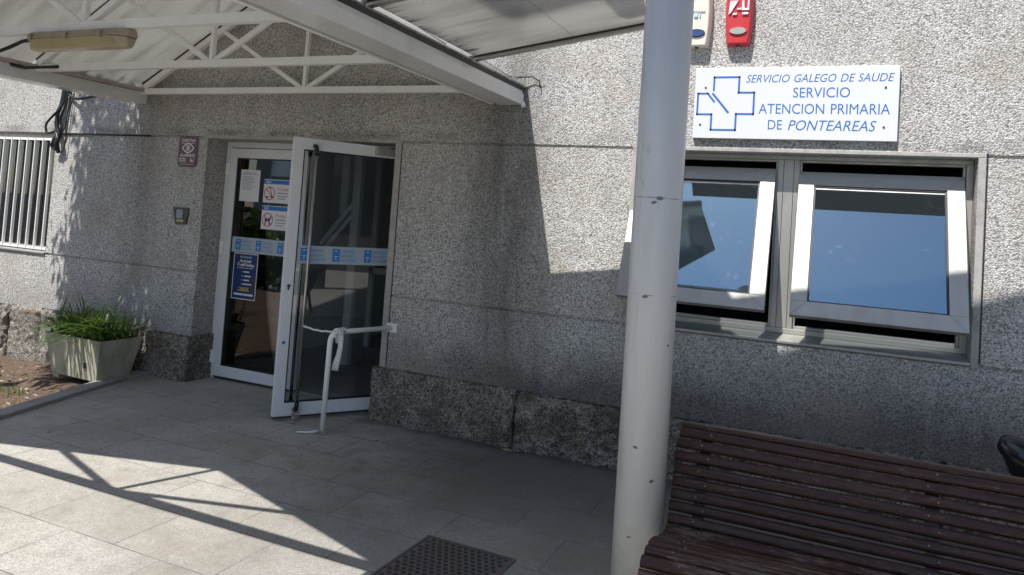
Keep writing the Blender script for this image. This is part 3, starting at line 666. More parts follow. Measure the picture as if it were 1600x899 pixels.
# closed leaf: local u runs from the left frame to the meeting stile
TL = frame((-4.996, .238, 0), (1, 0, 0), (0, 0, 1)); LL = .902
lf1 = leaf(TL, LL, .025, 2.052)
for z in (1.86, 1.16, .19): MB().box((-5.030, .203, z - .055), (-4.985, .2165, z - .001)).box((-5.030, .203, z + .001), (-4.985, .2165, z + .055)).build("hinge", 'white', lf1, .004)
# open leaf: free edge out in front, hinged on the right jamb
P0 = Vector((-3.692, -.508, 0)); P1 = Vector((-3.165, .262, 0)); LR = (P1 - P0).length
TR = frame(P0, (P1 - P0), (0, 0, 1))
lf2 = leaf(TR, LR, .030, 2.085)
def pull(side):
    u = .155; y = -.075 if side < 0 else .082; f = -.02 if side < 0 else .025
    m = MB(TR); m.tube([(u, y, .115), (u, y, 1.99)], .0135, 14); h = m.build("pull_handle", 'steel', lf2)
    m = MB(TR)
    for z, s_ in ((1.985, 1), (.12, -1)):
        pts = [(u, y, z - s_ * .02)] + [(u, y + (f - y) * (1 - math.cos(a)) * .62, z + s_ * .045 * math.sin(a)) for a in (.0, .4, .8, 1.2, 1.57)] + [(u, f, z + s_ * .045)]
        m.tube(pts, .0165, 12)
    m.build("handle_end", 'black', lf2)
pull(-1); pull(1)
m = MB(TR); m.tube([(.042, -.020, .985), (.042, -.028, .985)], .012, 12); m.box((.036, -.024, .955), (.048, -.020, .985)); m.build("lock", 'ink', lf2)
m = MB(TR); m.prism(ellipse(.040, .57, .013, .013, 14), -.0212, -.0205); m.build("stile_sticker", 'skyblue', lf2)
m = MB(TR); m.box((LR - .30, -.060, 2.015), (LR - .03, -.021, 2.075)); m.build("door_closer", 'alu', lf2, .006)
m = MB(TR); m.bar((LR - .18, -.04, 2.080), (LR + .10, .05, 2.098), .022, .008); m.build("closer_arm", 'steel', lf2)

# printed band with the health service's crest and name on each pane
def band(T, u0, u1, z0, z1, cells, d, label):
    b = MB(T); b.box((u0, d - .0012, z0), (u1, d, z1)); o = b.build("sticker_band", 'band'); tag(o, label, "sticker", "printed bands across the door panes")
    h = z1 - z0; D2 = d - .0014
    for cu in cells:
        w_ = h * .42; e = patch("crest", [(cu, z0 + h * .16, cu + w_, z1 - h * .14)], 'skyblue', o, T, D2 + .0002, .0006)
        m = MB(T); c0 = cu + w_ / 2; zz = z0 + h * .5
        m.prism([(c0 - w_ * .26, zz - h * .02), (c0 + w_ * .26, zz - h * .02), (c0 + w_ * .06, zz - h * .14), (c0 + w_ * .05, zz - h * .22), (c0 + w_ * .2, zz - h * .26), (c0 - w_ * .2, zz - h * .26), (c0 - w_ * .05, zz - h * .22), (c0 - w_ * .06, zz - h * .14)], D2 - .0012, D2 - .0006)
        for du, dv in ((-.3, .10), (.3, .10), (-.32, -.06), (.32, -.06), (-.3, -.2), (.3, -.2), (0, .06)):
            m.box((c0 + du * w_ - .0035, D2 - .0012, zz + dv * h - .0014), (c0 + du * w_ + .0035, D2 - .0006, zz + dv * h + .0014)); m.box((c0 + du * w_ - .0014, D2 - .0012, zz + dv * h - .0035), (c0 + du * w_ + .0014, D2 - .0006, zz + dv * h + .0035))
        m.prism(ellipse(c0, zz + h * .24, w_ * .3, h * .035, 12), D2 - .0012, D2 - .0006)
        m.build("crest_figure", 'paleblue', e)
        Tt = T @ Matrix.Translation((0, D2 - .0004, 0)); uu = cu + w_ + .018
        letters([("SERVIZO", uu, z0 + h * .66, uu + h * .78, z0 + h * .82), ("GALEGO", uu, z0 + h * .42, uu + h * .72, z0 + h * .58), ("DE SAÚDE", uu, z0 + h * .17, uu + h * .86, z0 + h * .36)], "lettering", 'skyblue', o, Tt)
        patch("divider", [(cu + w_ + .008, z0 + h * .16, cu + w_ + .010, z1 - h * .14)], 'skyblue', o, T, D2 + .0002, .0006)
    return o
band(TL, .088, LL - .088, 1.13, 1.265, (.13, .36, .60), -.005, "frosted band printed with blue crests on the closed left door leaf")
band(TR, .089, LR - .089, 1.15, 1.285, (.115, .36, .615), -.005, "frosted band printed with blue crests on the open door leaf")

def sheet(T, u0, z0, u1, z1, name, mat, label, cat, group=None):
    o = MB(T); o.box((u0, -.0062, z0), (u1, -.0050, z1)); o = o.build(name, mat); return tag(o, label, cat, group)
N_ = sheet(TL, .125, 1.585, .345, 1.865, "paper_notice", 'paper', "white paper note with lines of black type at top of the left door pane", "notice")
rs = random.Random(3)
patch("typed_line", [(.16, 1.835, .30, 1.841), (.145, 1.822, .32, 1.828)] + [(.15, 1.80 - .0125 * i, .15 + rs.uniform(.1, .17), 1.8045 - .0125 * i) for i in range(10)], 'greyink', N_, TL, -.0064)
def prohib(z0, z1, kind, label):
    o = sheet(TL, .395, z0, .685, z1, "warning_sheet", 'paper', label, "notice", "prohibition sheets on the door")
    h = z1 - z0
    patch("header_band", [(.395, z1 - h * .20, .685, z1 - h * .03)], 'skyblue', o, TL, -.0064)
    patch("header_mark", [(.425, z1 - h * .16, .435, z1 - h * .07), (.44, z1 - h * .155, .475, z1 - h * .135), (.44, z1 - h * .11, .47, z1 - h * .09)], 'bandwhite', o, TL, -.0072)
    cu, cv, r = .465, z0 + h * .40, h * .29
    m = MB(TL)
    if kind == 'scooter':
        for a, b in (((-.035, -.03), (.03, -.03)), ((.03, -.03), (.005, .045)), ((.005, .045), (-.012, .05))): m.bar((cu + a[0], -.0066, cv + a[1]), (cu + b[0], -.0066, cv + b[1]), .006, .001, (0, 1, 0))
        for q in (-.03, .032): m.prism(ellipse(cu + q, cv - .035, .011, .011, 12), -.0070, -.0064)
    else:
        m.prism([(-.04 + cu, .02 + cv), (-.02 + cu, .01 + cv), (.02 + cu, .012 + cv), (.03 + cu, .035 + cv), (.042 + cu, .028 + cv), (.035 + cu, .012 + cv), (.026 + cu, -.005 + cv), (.03 + cu, -.045 + cv), (.02 + cu, -.045 + cv), (.012 + cu, -.012 + cv), (-.016 + cu, -.014 + cv), (-.02 + cu, -.045 + cv), (-.03 + cu, -.045 + cv), (-.028 + cu, -.005 + cv)], -.0070, -.0064)
    m.build("pictogram", 'navy', o)
    m = MB(TL); ring_mesh(m, cu, cv, r, r, .0085, -.0073, 0); m.bar((cu - r * .66, -.0075, cv + r * .66), (cu + r * .66, -.0075, cv - r * .66), .0075, .0006, (0, 1, 0)); m.build("red_ring", 'red', o)
    letters([("Prohibido", .555, z0 + h * .54, .668, z0 + h * .66)], "heading", 'red', o, TL @ Matrix.Translation((0, -.0066, 0)))
    patch("text_line", [(.555, z0 + h * .40, .66, z0 + h * .45), (.555, z0 + h * .28, .665, z0 + h * .32), (.555, z0 + h * .17, .64, z0 + h * .21)], 'greyink', o, TL, -.0064)
prohib(1.585, 1.79, 'scooter', "prohibition sheet with a crossed-out scooter in a red ring on the left door")
prohib(1.352, 1.56, 'dog', "prohibition sheet with a crossed-out dog in a red ring on the left door")
PO = sheet(TL, .125, .72, .398, 1.125, "poster", 'navy', "dark blue programme poster with white lettering low on the left door pane", "poster")
patch("poster_border", [(.125, .72, .398, .727), (.125, 1.118, .398, 1.125), (.125, .727, .132, 1.118), (.391, .727, .398, 1.118)], 'bandwhite', PO, TL, -.0064)
TP = TL @ Matrix.Translation((0, -.0066, 0))
letters([("PROGRAMA", .195, 1.082, .33, 1.100), ("Activa#", .19, 1.042, .325, 1.072, .2, .02), ("Tu#Feliza", .165, 1.008, .36, 1.038, .2, .02)], "heading", 'bandwhite', PO, TP)
patch("text_line", [(.17, .994, .35, .998)] + [(q, z, q2, z + .011) for q, q2, z in ((.25, .31, .957), (.26, .33, .92), (.255, .315, .885), (.25, .345, .85))] + [(.225, z + .003, .25, z + .006) for z in (.957, .92, .885, .85)] + [(.155, .755, .37, .772)], 'bandwhite', PO, TL, -.0064)
patch("accent_line", [(.20, .822, .32, .826), (.22, .808, .315, .815), (.19, .795, .325, .801), (.25, .758, .27, .769)], 'yellow', PO, TL, -.0072)
m = MB(TL); m.prism([(.30, .735), (.385, .735), (.385, .90), (.37, .93), (.35, .90), (.335, .84)], -.0068, -.0064); m.build("silhouette", 'ink', PO)

# ------------------------------------------------------------------ things on the wall
SG = thing("name_sign", "white sign with blue cross and blue lettering SERVICIO GALEGO DE SAUDE above the windows", "sign", (-.27, -.03, 2.42))
MB().box((-.866, -.030, 2.192), (.320, -.001, 2.647)).build("sign_panel", 'sign', SG, .003)
TS = frame((-.866, -.0306, 2.192), (1, 0, 0), (0, 0, 1)); W_, H_ = 1.186, .455
def sx(px): return (px - 5) / 1567 * W_
letters([("SERVICIO GALEGO DE SAUDE", .318, .358, 1.158, .408, .25), ("SERVICIO", .600, .262, .922, .325), ("ATENCION PRIMARIA", .402, .160, 1.142, .224), ("DE", .462, .062, .545, .122), ("PONTEAREAS", .580, .058, 1.072, .122, .25)], "lettering", 'blue', SG, TS)
m = MB(TS); q = .012
cr = [(.120, .312), (.120, .395), (.275, .395), (.275, .295), (.370, .295), (.370, .158), (.265, .158), (.265, .055), (.113, .055), (.113, .155), (.022, .155), (.022, .290), (.083, .290), (.125, .238)]
for a, b in zip(cr, cr[1:]):
    d = (Vector(b) - Vector(a)).normalized() * q * .5
    m.bar((a[0] - d.x, 0, a[1] - d.y), (b[0] + d.x, 0, b[1] + d.y), q, .0012, (0, 1, 0))
m.bar((.113, -.0002, .292), (.218, -.0002, .165), q * 1.1, .0012, (0, 1, 0)); m.build("cross", 'blue', SG)
for u, v in ((.068, .328), (.045, .088), (1.113, .322), (1.112, .084)): MB(TS).tube([(u, .001, v), (u, -.003, v)], .0065, 10).build("screw", 'ink', SG)

def siren(cx_, mat, lens_mat, z0, z1, half, label, logo):
    T = frame((cx_, 0, 0), (1, 0, 0), (0, 0, 1))
    o = thing("alarm_siren", label, "alarm box", (cx_, 0, z0), "alarm boxes above the sign")
    prof = [(0, .80), (.05, .86), (.28, .97), (.55, 1.0), (.8, .95), (.97, .84), (1, .80)]
    m = MB(T); rings = []
    for d, k_ in ((-.001, 1.0), (-.035, .97), (-.060, .86), (-.066, .78)):
        ring = []
        for t_, w_ in prof: ring.append((half * w_ * k_, t_))
        pts = [(x, z0 + (z1 - z0) * (t_ + (.5 - t_) * (1 - k_) * .18)) for x, t_ in ring] + [(-x, z0 + (z1 - z0) * (t_ + (.5 - t_) * (1 - k_) * .18)) for x, t_ in ring[::-1]]
        rings.append([m.v((x, d - (.012 * (z - z0) / (z1 - z0) if d < -.02 else 0), z)) for x, z in pts])
    for a, b in zip(rings, rings[1:]):
        for i in range(len(a)): m.face([a[i], a[(i + 1) % len(a)], b[(i + 1) % len(a)], b[i]])
    m.face(rings[-1]); m.build("casing", mat, o, .004)
    zc = z0 + .085
    m = MB(T); m.prism(ellipse(0, zc, .056, .027), -.074, -.064); m.build("lens_rim", 'ink' if logo == 'c' else mat, o)
    m = MB(T); m.prism(ellipse(0, zc, .050, .022), -.078, -.072); m.build("lens", lens_mat, o)
    MB(T).box((-.012, -.04, z0 - .004), (.012, -.02, z0 + .004)).build("latch", 'ink', o)
    if logo == 'r':
        m = MB(T); D0, D1 = -.0810, -.0755; zb = z0 + .185
        for pts in ([(-.062, zb + .005), (-.055, zb + .093), (-.005, zb + .093), (-.048, zb + .018)], [(-.038, zb + .002), (-.012, zb + .002), (-.010, zb + .014), (-.034, zb + .014)], [(.018, zb + .03), (.018, zb + .093), (.030, zb + .093), (.034, zb + .042), (.052, zb + .042), (.054, zb + .097), (.062, zb + .097), (.062, zb + .030)], [(.022, zb + .003), (.058, zb + .003), (.058, zb + .016), (.022, zb + .016)], [(-.012, zb + .036), (.014, zb + .034), (.014, zb + .046), (-.010, zb + .044)]):
            m.prism(pts, D0, D1)
        m.build("logo", 'bandwhite', o)
    else:
        MB(T).box((-.045, -.0805, z0 + .225), (.05, -.0755, z0 + .228)).build("label_line", 'rope', o)
        MB(T).box((-.02, -.0805, z0 + .19), (.005, -.0755, z0 + .215)).box((.015, -.0805, z0 + .19), (.022, -.0755, z0 + .215)).build("logo", 'paleblue', o)
siren(-.612, 'alred', 'lens', 2.79, 3.19, .088, "red plastic alarm siren box with white logo on the pebbledash", 'r')
siren(-.872, 'alcream', 'lensblue', 2.785, 3.185, .088, "cream plastic alarm box with a blue lens half hidden by the round post", 'c')

TW = frame((-5.390, -.0022, 1.853), (1, 0, 0), (0, 0, 1))
AL = thing("alarm_plate", "maroon alarm notice plate with a white eye left of the door", "sign", (-5.28, 0, 1.86))
m = MB(TW); pw, ph, c_ = .226, .268, .018
m.prism([(c_, 0), (pw - c_, 0), (pw, c_), (pw, ph - c_), (pw - c_, ph), (c_, ph), (0, ph - c_), (0, c_)], -.004, .001); m.build("plate", 'maroon', AL)
TW2 = TW @ Matrix.Translation((0, -.0046, 0))
letters([("CONECTADA", .030, .222, .196, .248, 0, .02), ("ALARMAS", .024, .088, .200, .116, 0, .02)], "lettering", 'bandwhite', AL, TW2)
m = MB(TW2); E1 = [(.045 + .136 * i / 12, .166 + .040 * math.sin(math.pi * i / 12)) for i in range(13)]; E2 = [(a, .332 - b) for a, b in E1]
for Q in (E1, E2):
    for a, b in zip(Q, Q[1:]): m.bar((a[0], 0, a[1]), (b[0], 0, b[1]), .011, .0008, (0, 1, 0))
ring_mesh(m, .113, .166, .026, .026, .006, -.0003, 0); ring_mesh(m, .113, .166, .014, .014, .009, -.0003, 0)
m.build("eye", 'bandwhite', AL)
patch("small_print", [(.03, .207, .19, .211), (.02, .040, .024, .080), (.028, .066, .10, .074), (.028, .052, .10, .056), (.028, .040, .10, .043), (.150, .042, .160, .078), (.166, .042, .176, .062), (.186, .035, .189, .082), (.03, .020, .19, .023)], 'bandwhite', AL, TW, -.0042)

IC = thing("door_intercom", "small dark grey recessed intercom box on the wall left of the door", "intercom", (-5.295, 0, 1.34))
m = MB(); m.prism([(-5.388, 1.488), (-5.200, 1.492), (-5.216, 1.345), (-5.345, 1.342)], -.018, .0); m.build("housing", 'intergrey', IC, .004)
m = MB(); m.prism([(-5.336, 1.470), (-5.262, 1.472), (-5.262, 1.395), (-5.330, 1.395)], -.021, -.017); m.build("face_panel", 'greyink', IC)
MB().box((-5.326, -.022, 1.362), (-5.246, -.017, 1.385)).build("call_button", 'lampdiff', IC); MB().box((-5.268, -.0235, 1.366), (-5.252, -.0215, 1.381)).build("lamp_dot", 'yellow', IC)

# handrail beside the open leaf, with rag and cords
HRL = thing("handrail", "short white tubular handrail with one leg right of the door", "handrail", (-3.12, -.3, 0))
pts = [(-3.045, -.012, .700), (-3.195, -.46, .700)] + [(-3.195 - .022 * math.sin(a), -.46 - .06 * math.sin(a), .700 - .06 * (1 - math.cos(a))) for a in (.3, .6, .9, 1.2, 1.57)] + [(-3.217, -.522, .60), (-3.215, -.535, .01)]
MB().tube(pts, .0185, 16).build("rail", 'white', HRL)
MB().box((-3.085, -.0125, .668), (-2.995, -.0015, .735)).build("wall_flange", 'white', HRL, .002)
MB().tube([(-3.215, -.535, .001), (-3.215, -.535, .008)], .042, 14).build("floor_plate", 'rope', HRL)
for u, v in ((.025, .012), (-.022, .02), (.0, -.03)): MB().tube([(-3.215 + u, -.535 + v, .006), (-3.215 + u, -.535 + v, .022)], .008, 8).build("bolt", 'steel', HRL)
RAG = thing("tied_rag", "strip of white cloth knotted round the handrail", "rag", (-3.18, -.45, .7))
m = MB()
for i in range(26):
    a = 2 * math.pi * i / 12
m.tube([(-3.182 + .024 * math.cos(a), -.425 - .0022 * i, .700 + .026 * math.sin(a)) for i, a in enumerate([2 * math.pi * j / 14 for j in range(40)])], [.0075 + .002 * math.sin(j) for j in range(40)], 8); m.build("knot", 'rag', RAG)
def ribbon(pts, ws, name, mat, par, th=.006):
    m = MB(); pr = None
    for p_, w_ in zip(pts, ws):
        cur = [m.v(Vector(p_) + Vector((sx_ * w_, sy_ * th, 0))) for sx_, sy_ in ((-1, -1), (-.4, -1.6), (.3, -.8), (1, -1.3), (1, 1), (0, .6), (-1, 1))]
        if pr:
            for i in range(7): m.face([pr[i], pr[(i + 1) % 7], cur[(i + 1) % 7], cur[i]])
        else: m.face(cur)
        pr = cur
    m.face(pr[::-1]); return m.build(name, mat, par, smooth=True)
ribbon([(-3.165, -.475, .715), (-3.155, -.48, .66), (-3.152, -.485, .60), (-3.158, -.49, .54), (-3.172, -.49, .49), (-3.182, -.49, .435)], [.016, .019, .018, .021, .026, .028], "hanging_end", 'rag', RAG)
ribbon([(-3.195, -.45, .705), (-3.205, -.452, .66), (-3.203, -.455, .62)], [.014, .018, .010], "short_end", 'rag', RAG)
hp = TR @ Vector((.155, -.09, .70))
m = MB(); m.tube([Vector((-3.20, -.47, .705)).lerp(hp, t_) + Vector((0, 0, -.016 * math.sin(math.pi * t_) + .003 * math.sin(25 * t_))) for t_ in [i / 14 for i in range(15)]] + [hp + Vector((.0, .03, .0))], .0075, 8)
tag(m.build("tie_cord", 'rag'), "twisted white cord tying the open door's handle to the handrail", "cord")
m = MB(); m.tube([(-3.235, -.548, .018), (-3.26, -.58, .012), (-3.29, -.61, .010), (-3.32, -.622, .010), (-3.352, -.640, .009)], [.008, .009, .008, .007, .005], 8)
tag(m.build("rope_end", 'rag'), "loose end of pale rope on the paving at the handrail's foot", "rope")
fp = TR @ Vector((.160, -.07, 0))
m = MB(); m.tube([fp + Vector((.028 * math.cos(a), .028 * math.sin(a) * .6 - .01, .075 + .026 * math.sin(a * 1.0) - .002 * j)) for j, a in enumerate([i * .5 for i in range(22)])], .0055, 7)
m.tube([fp + Vector((.0, -.02, .06)), fp + Vector((.02, -.035, .03)), fp + Vector((-.03, -.05, .012)), fp + Vector((.035, -.055, .009)), fp + Vector((.0, -.03, .01))], .006, 7)
tag(m.build("handle_cord", 'rope'), "short cord looped round the bottom of the open door's handle", "cord")

# ------------------------------------------------------------------ lamp and cables on the canopy, cable bundle on the wall
LP = thing("batten_lamp", "yellowed weatherproof tube lamp under the white truss chord", "lamp", (-3.98, -2.03, 2.43))
def batten(name, z0, z1, hw, x0, x1, mat, taper):
    m = MB(); rings = []
    for x, k_ in ((x0, .55), (x0 + .035, .9), (x0 + .08, 1), (x1 - .10, 1), (x1 - .045, .88), (x1, .45)):
        y = hw * k_; zm = (z0 + z1) / 2; hh = (z1 - z0) / 2
        rings.append([m.v((x, -2.03 + a * y, zm + b * hh)) for a, b in ((-1 * taper[0], -1), (taper[0], -1), (taper[1], 1), (-taper[1], 1))])
    for a, b in zip(rings, rings[1:]):
        for i in range(4): m.face([a[i], a[(i + 1) % 4], b[(i + 1) % 4], b[i]])
    m.face(rings[0][::-1]); m.face(rings[-1]); return m.build(name, mat, LP, .008)
batten("lamp_housing", 2.440, 2.482, .075, -4.40, -3.575, 'lampbody', (1, .75))
batten("diffuser", 2.382, 2.440, .070, -4.385, -3.59, 'lampdiff', (.62, 1))
batten("end_cap", 2.388, 2.4385, .071, -3.735, -3.585, 'lampbody', (.64, 1.005))
for x in (-4.32, -4.02, -3.74):
    m = MB(); m.bar((x, -2.112, 2.462), (x, -2.110, 2.425), .02, .008, (0, 1, 0)); m.bar((x, -2.110, 2.462), (x, -2.085, 2.470), .02, .006); m.build("clip", 'lampbody', LP)
MB().box((-4.20, -2.05, 2.478), (-4.16, -2.01, 2.4865)).box((-3.80, -2.05, 2.478), (-3.76, -2.01, 2.4865)).build("hanger", 'steel', LP)
m = MB(); m.tube([(-4.395, -2.04, 2.45), (-4.47, -2.05, 2.44), (-4.56, -2.07, 2.40), (-4.66, -2.09, 2.365), (-4.78, -2.10, 2.365), (-4.90, -2.08, 2.40), (-5.05, -2.03, 2.46), (-5.3, -2.0, 2.50)], .011, 10)
tag(m.build("lamp_cable", 'cable'), "black cable drooping from the left end of the tube lamp", "cable")
m = MB(); m.tube([(-5.50, -1.10, 2.515), (-5.60, -1.16, 2.50), (-5.72, -1.22, 2.485), (-5.80, -1.30, 2.50), (-5.84, -1.5, 2.515), (-5.85, -1.9, 2.525), (-5.86, -2.6, 2.53)], .012, 10)
tag(m.build("gutter_cable", 'cable'), "black cable lying along the top of the left gutter beam", "cable")
CB = thing("cable_bundle", "tangled bundle of black cables hanging beside the barred window", "cables", (-6.93, -.04, 1.95))
rs = random.Random(11)
def cab(pts, r, mat='cable'):
    q = [Vector(p_) for p_ in pts]; out = []
    for i in range(len(q) - 1):                                  # Catmull-Rom
        a, b, c, d = q[max(i - 1, 0)], q[i], q[i + 1], q[min(i + 2, len(q) - 1)]
        for s_ in range(6):
            t_ = s_ / 6; out.append(.5 * ((2 * b) + (c - a) * t_ + (2 * a - 5 * b + 4 * c - d) * t_ * t_ + (3 * b - a - 3 * c + d) * t_ ** 3))
    out.append(q[-1]); MB().tube(out, r, 8).build("cable", mat, CB)
cab([(-6.955, -.02, 2.56), (-6.965, -.03, 2.40), (-6.985, -.045, 2.30), (-6.965, -.05, 2.18), (-6.93, -.05, 2.10), (-6.95, -.045, 2.02), (-6.925, -.04, 1.93)], .018)
cab([(-6.935, -.02, 2.56), (-6.945, -.035, 2.42), (-6.965, -.05, 2.32), (-6.99, -.05, 2.22), (-6.95, -.055, 2.12), (-6.96, -.05, 2.0)], .014)
cab([(-6.90, -.02, 2.56), (-6.93, -.05, 2.38), (-7.02, -.07, 2.28), (-7.10, -.07, 2.20), (-7.09, -.06, 2.12), (-7.02, -.05, 2.13), (-6.97, -.05, 2.16)], .011)
cab([(-6.88, -.02, 2.56), (-6.90, -.045, 2.36), (-6.93, -.05, 2.26), (-6.905, -.05, 2.16), (-6.95, -.05, 2.08)], .010)
cab([(-6.84, -.02, 2.56), (-6.86, -.03, 2.35), (-6.87, -.035, 2.2), (-6.91, -.04, 2.1), (-6.93, -.05, 2.03)], .006)
cab([(-6.80, -.02, 2.56), (-6.83, -.03, 2.35), (-6.85, -.03, 2.15), (-6.86, -.035, 1.98), (-6.89, -.04, 1.93), (-6.93, -.04, 1.96)], .005)
cab([(-6.92, -.02, 2.5), (-7.03, -.03, 2.33), (-6.99, -.03, 2.25), (-6.93, -.03, 2.3)], .0045)
for i in range(5): cab([(-6.955 + rs.uniform(-.03, .03), -.05, 2.14), (-6.94 + rs.uniform(-.04, .05), -.075, 2.06), (-6.945 + rs.uniform(-.045, .03), -.07, 1.99), (-6.93 + rs.uniform(-.02, .02), -.045, 1.92 + rs.uniform(0, .06))], rs.uniform(.009, .015))
cab([(-6.86, -.03, 2.50), (-6.78, -.04, 2.465), (-6.68, -.05, 2.455), (-6.55, -.05, 2.47), (-6.40, -.06, 2.49)], .013)
m = MB(); m.tube([(-7.03, -.008, 2.118), (-6.4, -.008, 2.121), (-5.75, -.008, 2.121)], .007, 8)
tag(m.build("groove_cable", 'cable'), "thin black cable run along the upper wall groove left of the door", "cable")
m = MB(); m.tube([(-2.13, -.05, 2.60), (-2.02, -.03, 2.61), (-1.965, -.02, 2.58), (-1.955, -.015, 2.53)], .0045, 6)
tag(m.build("wall_wire", 'cable'), "thin dark wire curling from the gutter end onto the wall", "wire")

# ------------------------------------------------------------------ planter with its strap-leaved plant
PT = thing("planter_box", "tapered pale cement planter box stained at the foot of the wall", "planter", (-5.78, -.36, 0))
TPp = Matrix.Translation((-5.775, -.375, .012)) @ Matrix.Rotation(R(-2), 4, 'Z')
m = MB(TPp); B0 = (.285, .155); B1 = (.355, .20); hz = .345
o0 = [m.v((a * B0[0], b * B0[1], 0)) for a, b in ((-1, -1), (1, -1), (1, 1), (-1, 1))]; o1 = [m.v((a * B1[0], b * B1[1], hz)) for a, b in ((-1, -1), (1, -1), (1, 1), (-1, 1))]
i1 = [m.v((a * (B1[0] - .025), b * (B1[1] - .025), hz)) for a, b in ((-1, -1), (1, -1), (1, 1), (-1, 1))]; i0 = [m.v((a * (B1[0] - .03), b * (B1[1] - .03), hz - .06)) for a, b in ((-1, -1), (1, -1), (1, 1), (-1, 1))]
for A, B in ((o0, o1), (o1, i1), (i1, i0)):
    for i in range(4): m.face([A[i], A[(i + 1) % 4], B[(i + 1) % 4], B[i]])
m.face(o0[::-1]); m.build("box", 'planter', PT, .006)
MB(TPp).box((-.33, -.172, hz - .08), (.33, .172, hz - .035)).build("potting_soil", 'soil', PT)
MB(TPp).box((.150, -.1835, .105), (.175, -.165, .150)).build("drain_hole", 'indark', PT)
MB(TPp).box((-.27, -.15, -.03), (-.20, .15, -.001)).box((.20, -.15, -.03), (.27, .15, -.001)).build("foot", 'planter', PT)
rs = random.Random(5); m = MB()
for i in range(420):
    b0 = TPp @ Vector((rs.uniform(-.32, .32), rs.uniform(-.165, .165), hz - .04))
    an = rs.uniform(0, 2 * math.pi); L = rs.uniform(.24, .52); lean = rs.uniform(.3, 1.1)
    if rs.random() < .35: an = rs.uniform(R(150), R(300)); lean += .3
    d = Vector((math.cos(an), math.sin(an), 0)); side = Vector((-d.y, d.x, 0)); wd = rs.uniform(.006, .0115); pr = None
    for s_ in range(8):
        t_ = s_ / 7; pos = b0 + d * (L * lean * t_ * (.35 + .65 * t_)) + Vector((0, 0, L * (t_ * 1.0 - lean * .75 * t_ * t_)))
        if pos.y > -.07: pos.y = -.07 - (pos.y + .07) * .2
        w_ = wd * (1 - t_ ** 2.2) + .0006; fold = Vector((0, 0, .004 * (1 - t_)))
        cur = (m.v(pos - side * w_ + fold), m.v(pos), m.v(pos + side * w_ + fold))
        if pr: m.face([pr[0], pr[1], cur[1], cur[0]]); m.face([pr[1], pr[2], cur[2], cur[1]])
        pr = cur
tag(m.build("strap_leaf_plant", 'leaf', smooth=True), "grassy plant with arching green strap leaves filling the cement planter", "plant")
m = MB(); rs = random.Random(9)
for c_ in range(16):
    cx0 = rs.uniform(-6.3, -5.45); cy0 = rs.uniform(-1.25, -.55)
    if cx0 > -5.50 - .28 * (cy0 + .3) * -1 - .20: cx0 = -5.72 + .28 * (-.3 - cy0)
    for i in range(9):
        a = rs.uniform(0, 6.28); L = rs.uniform(.03, .09); d = Vector((math.cos(a), math.sin(a), 0)); s_ = Vector((-d.y, d.x, 0)) * .003
        b0 = Vector((cx0 + rs.uniform(-.03, .03), cy0 + rs.uniform(-.03, .03), -.09)); t0 = b0 + d * L * .5 + Vector((0, 0, L + .02))
        m.face([m.v(b0 - s_), m.v(b0 + s_), m.v(t0)])
tag(m.build("weeds", 'leaf'), "sparse small weeds growing in the dry planting bed", "weeds", kind="stuff")
m = MB(); rs = random.Random(21)
for i in range(170):
    x = rs.uniform(-7.4, -5.3); y = rs.uniform(-1.5, -.15); s_ = rs.uniform(.006, .02)
    if x > -5.66 + .28 * (-.3 - y): continue
    a = rs.uniform(0, 6.28); c_ = Vector((x, y, -.065 + rs.uniform(-.02, .02)))
    u = Vector((math.cos(a), math.sin(a), rs.uniform(-.3, .3))) * s_ * 1.6; v = Vector((-math.sin(a), math.cos(a), rs.uniform(-.4, .4))) * s_ * .7
    m.face([m.v(c_ - u), m.v(c_ - v), m.v(c_ + u), m.v(c_ + v + Vector((0, 0, .004)))])
tag(m.build("dead_leaves", 'rope'), "scattered dry brown leaf litter on the planting bed", "leaf litter", kind="stuff")

# tree beyond the left edge of the frame: it throws the dappled shade on the left wall
TRE = thing("garden_tree", "slender tree standing in the bed left of the canopy", "tree", (-7.15, -2.1, -.1))
m = MB(); m.tube([(-7.15, -2.1, -.15), (-7.10, -2.08, 1.2), (-7.0, -2.05, 2.6), (-6.9, -2.02, 4.0), (-6.85, -2.0, 5.6)], [.10, .085, .07, .05, .02], 12); m.build("trunk", 'bark', TRE)
rs = random.Random(18); m = MB(); br_ = MB()
for i in range(96):
    t_ = rs.random(); zc = 3.1 + 2.9 * t_; r_ = (.58 - .18 * abs(t_ - .4)) * rs.uniform(.2, 1); a = rs.uniform(0, 6.28)
    c0 = Vector((-6.92 + r_ * math.cos(a), -2.03 + 1.15 * r_ * math.sin(a), zc))
    br_.tube([(-6.95 + .05 * rs.random(), -2.04, zc - .35), c0], [.014, .005], 5)
    for j in range(80):
        q = c0 + Vector((rs.gauss(0, .085), rs.gauss(0, .11), rs.gauss(0, .19) - .05))
        n_ = Vector((rs.gauss(0, 1), rs.gauss(0, 1), rs.gauss(0, 1))).normalized(); u = n_.orthogonal().normalized(); v = n_.cross(u); s_ = rs.uniform(.022, .045)
        m.face([m.v(q - u * s_ * 1.5), m.v(q - v * s_ * .6), m.v(q + u * s_ * 1.5), m.v(q + v * s_ * .6)])
br_.build("limbs", 'bark', TRE); m.build("crown", 'treeleaf', TRE)

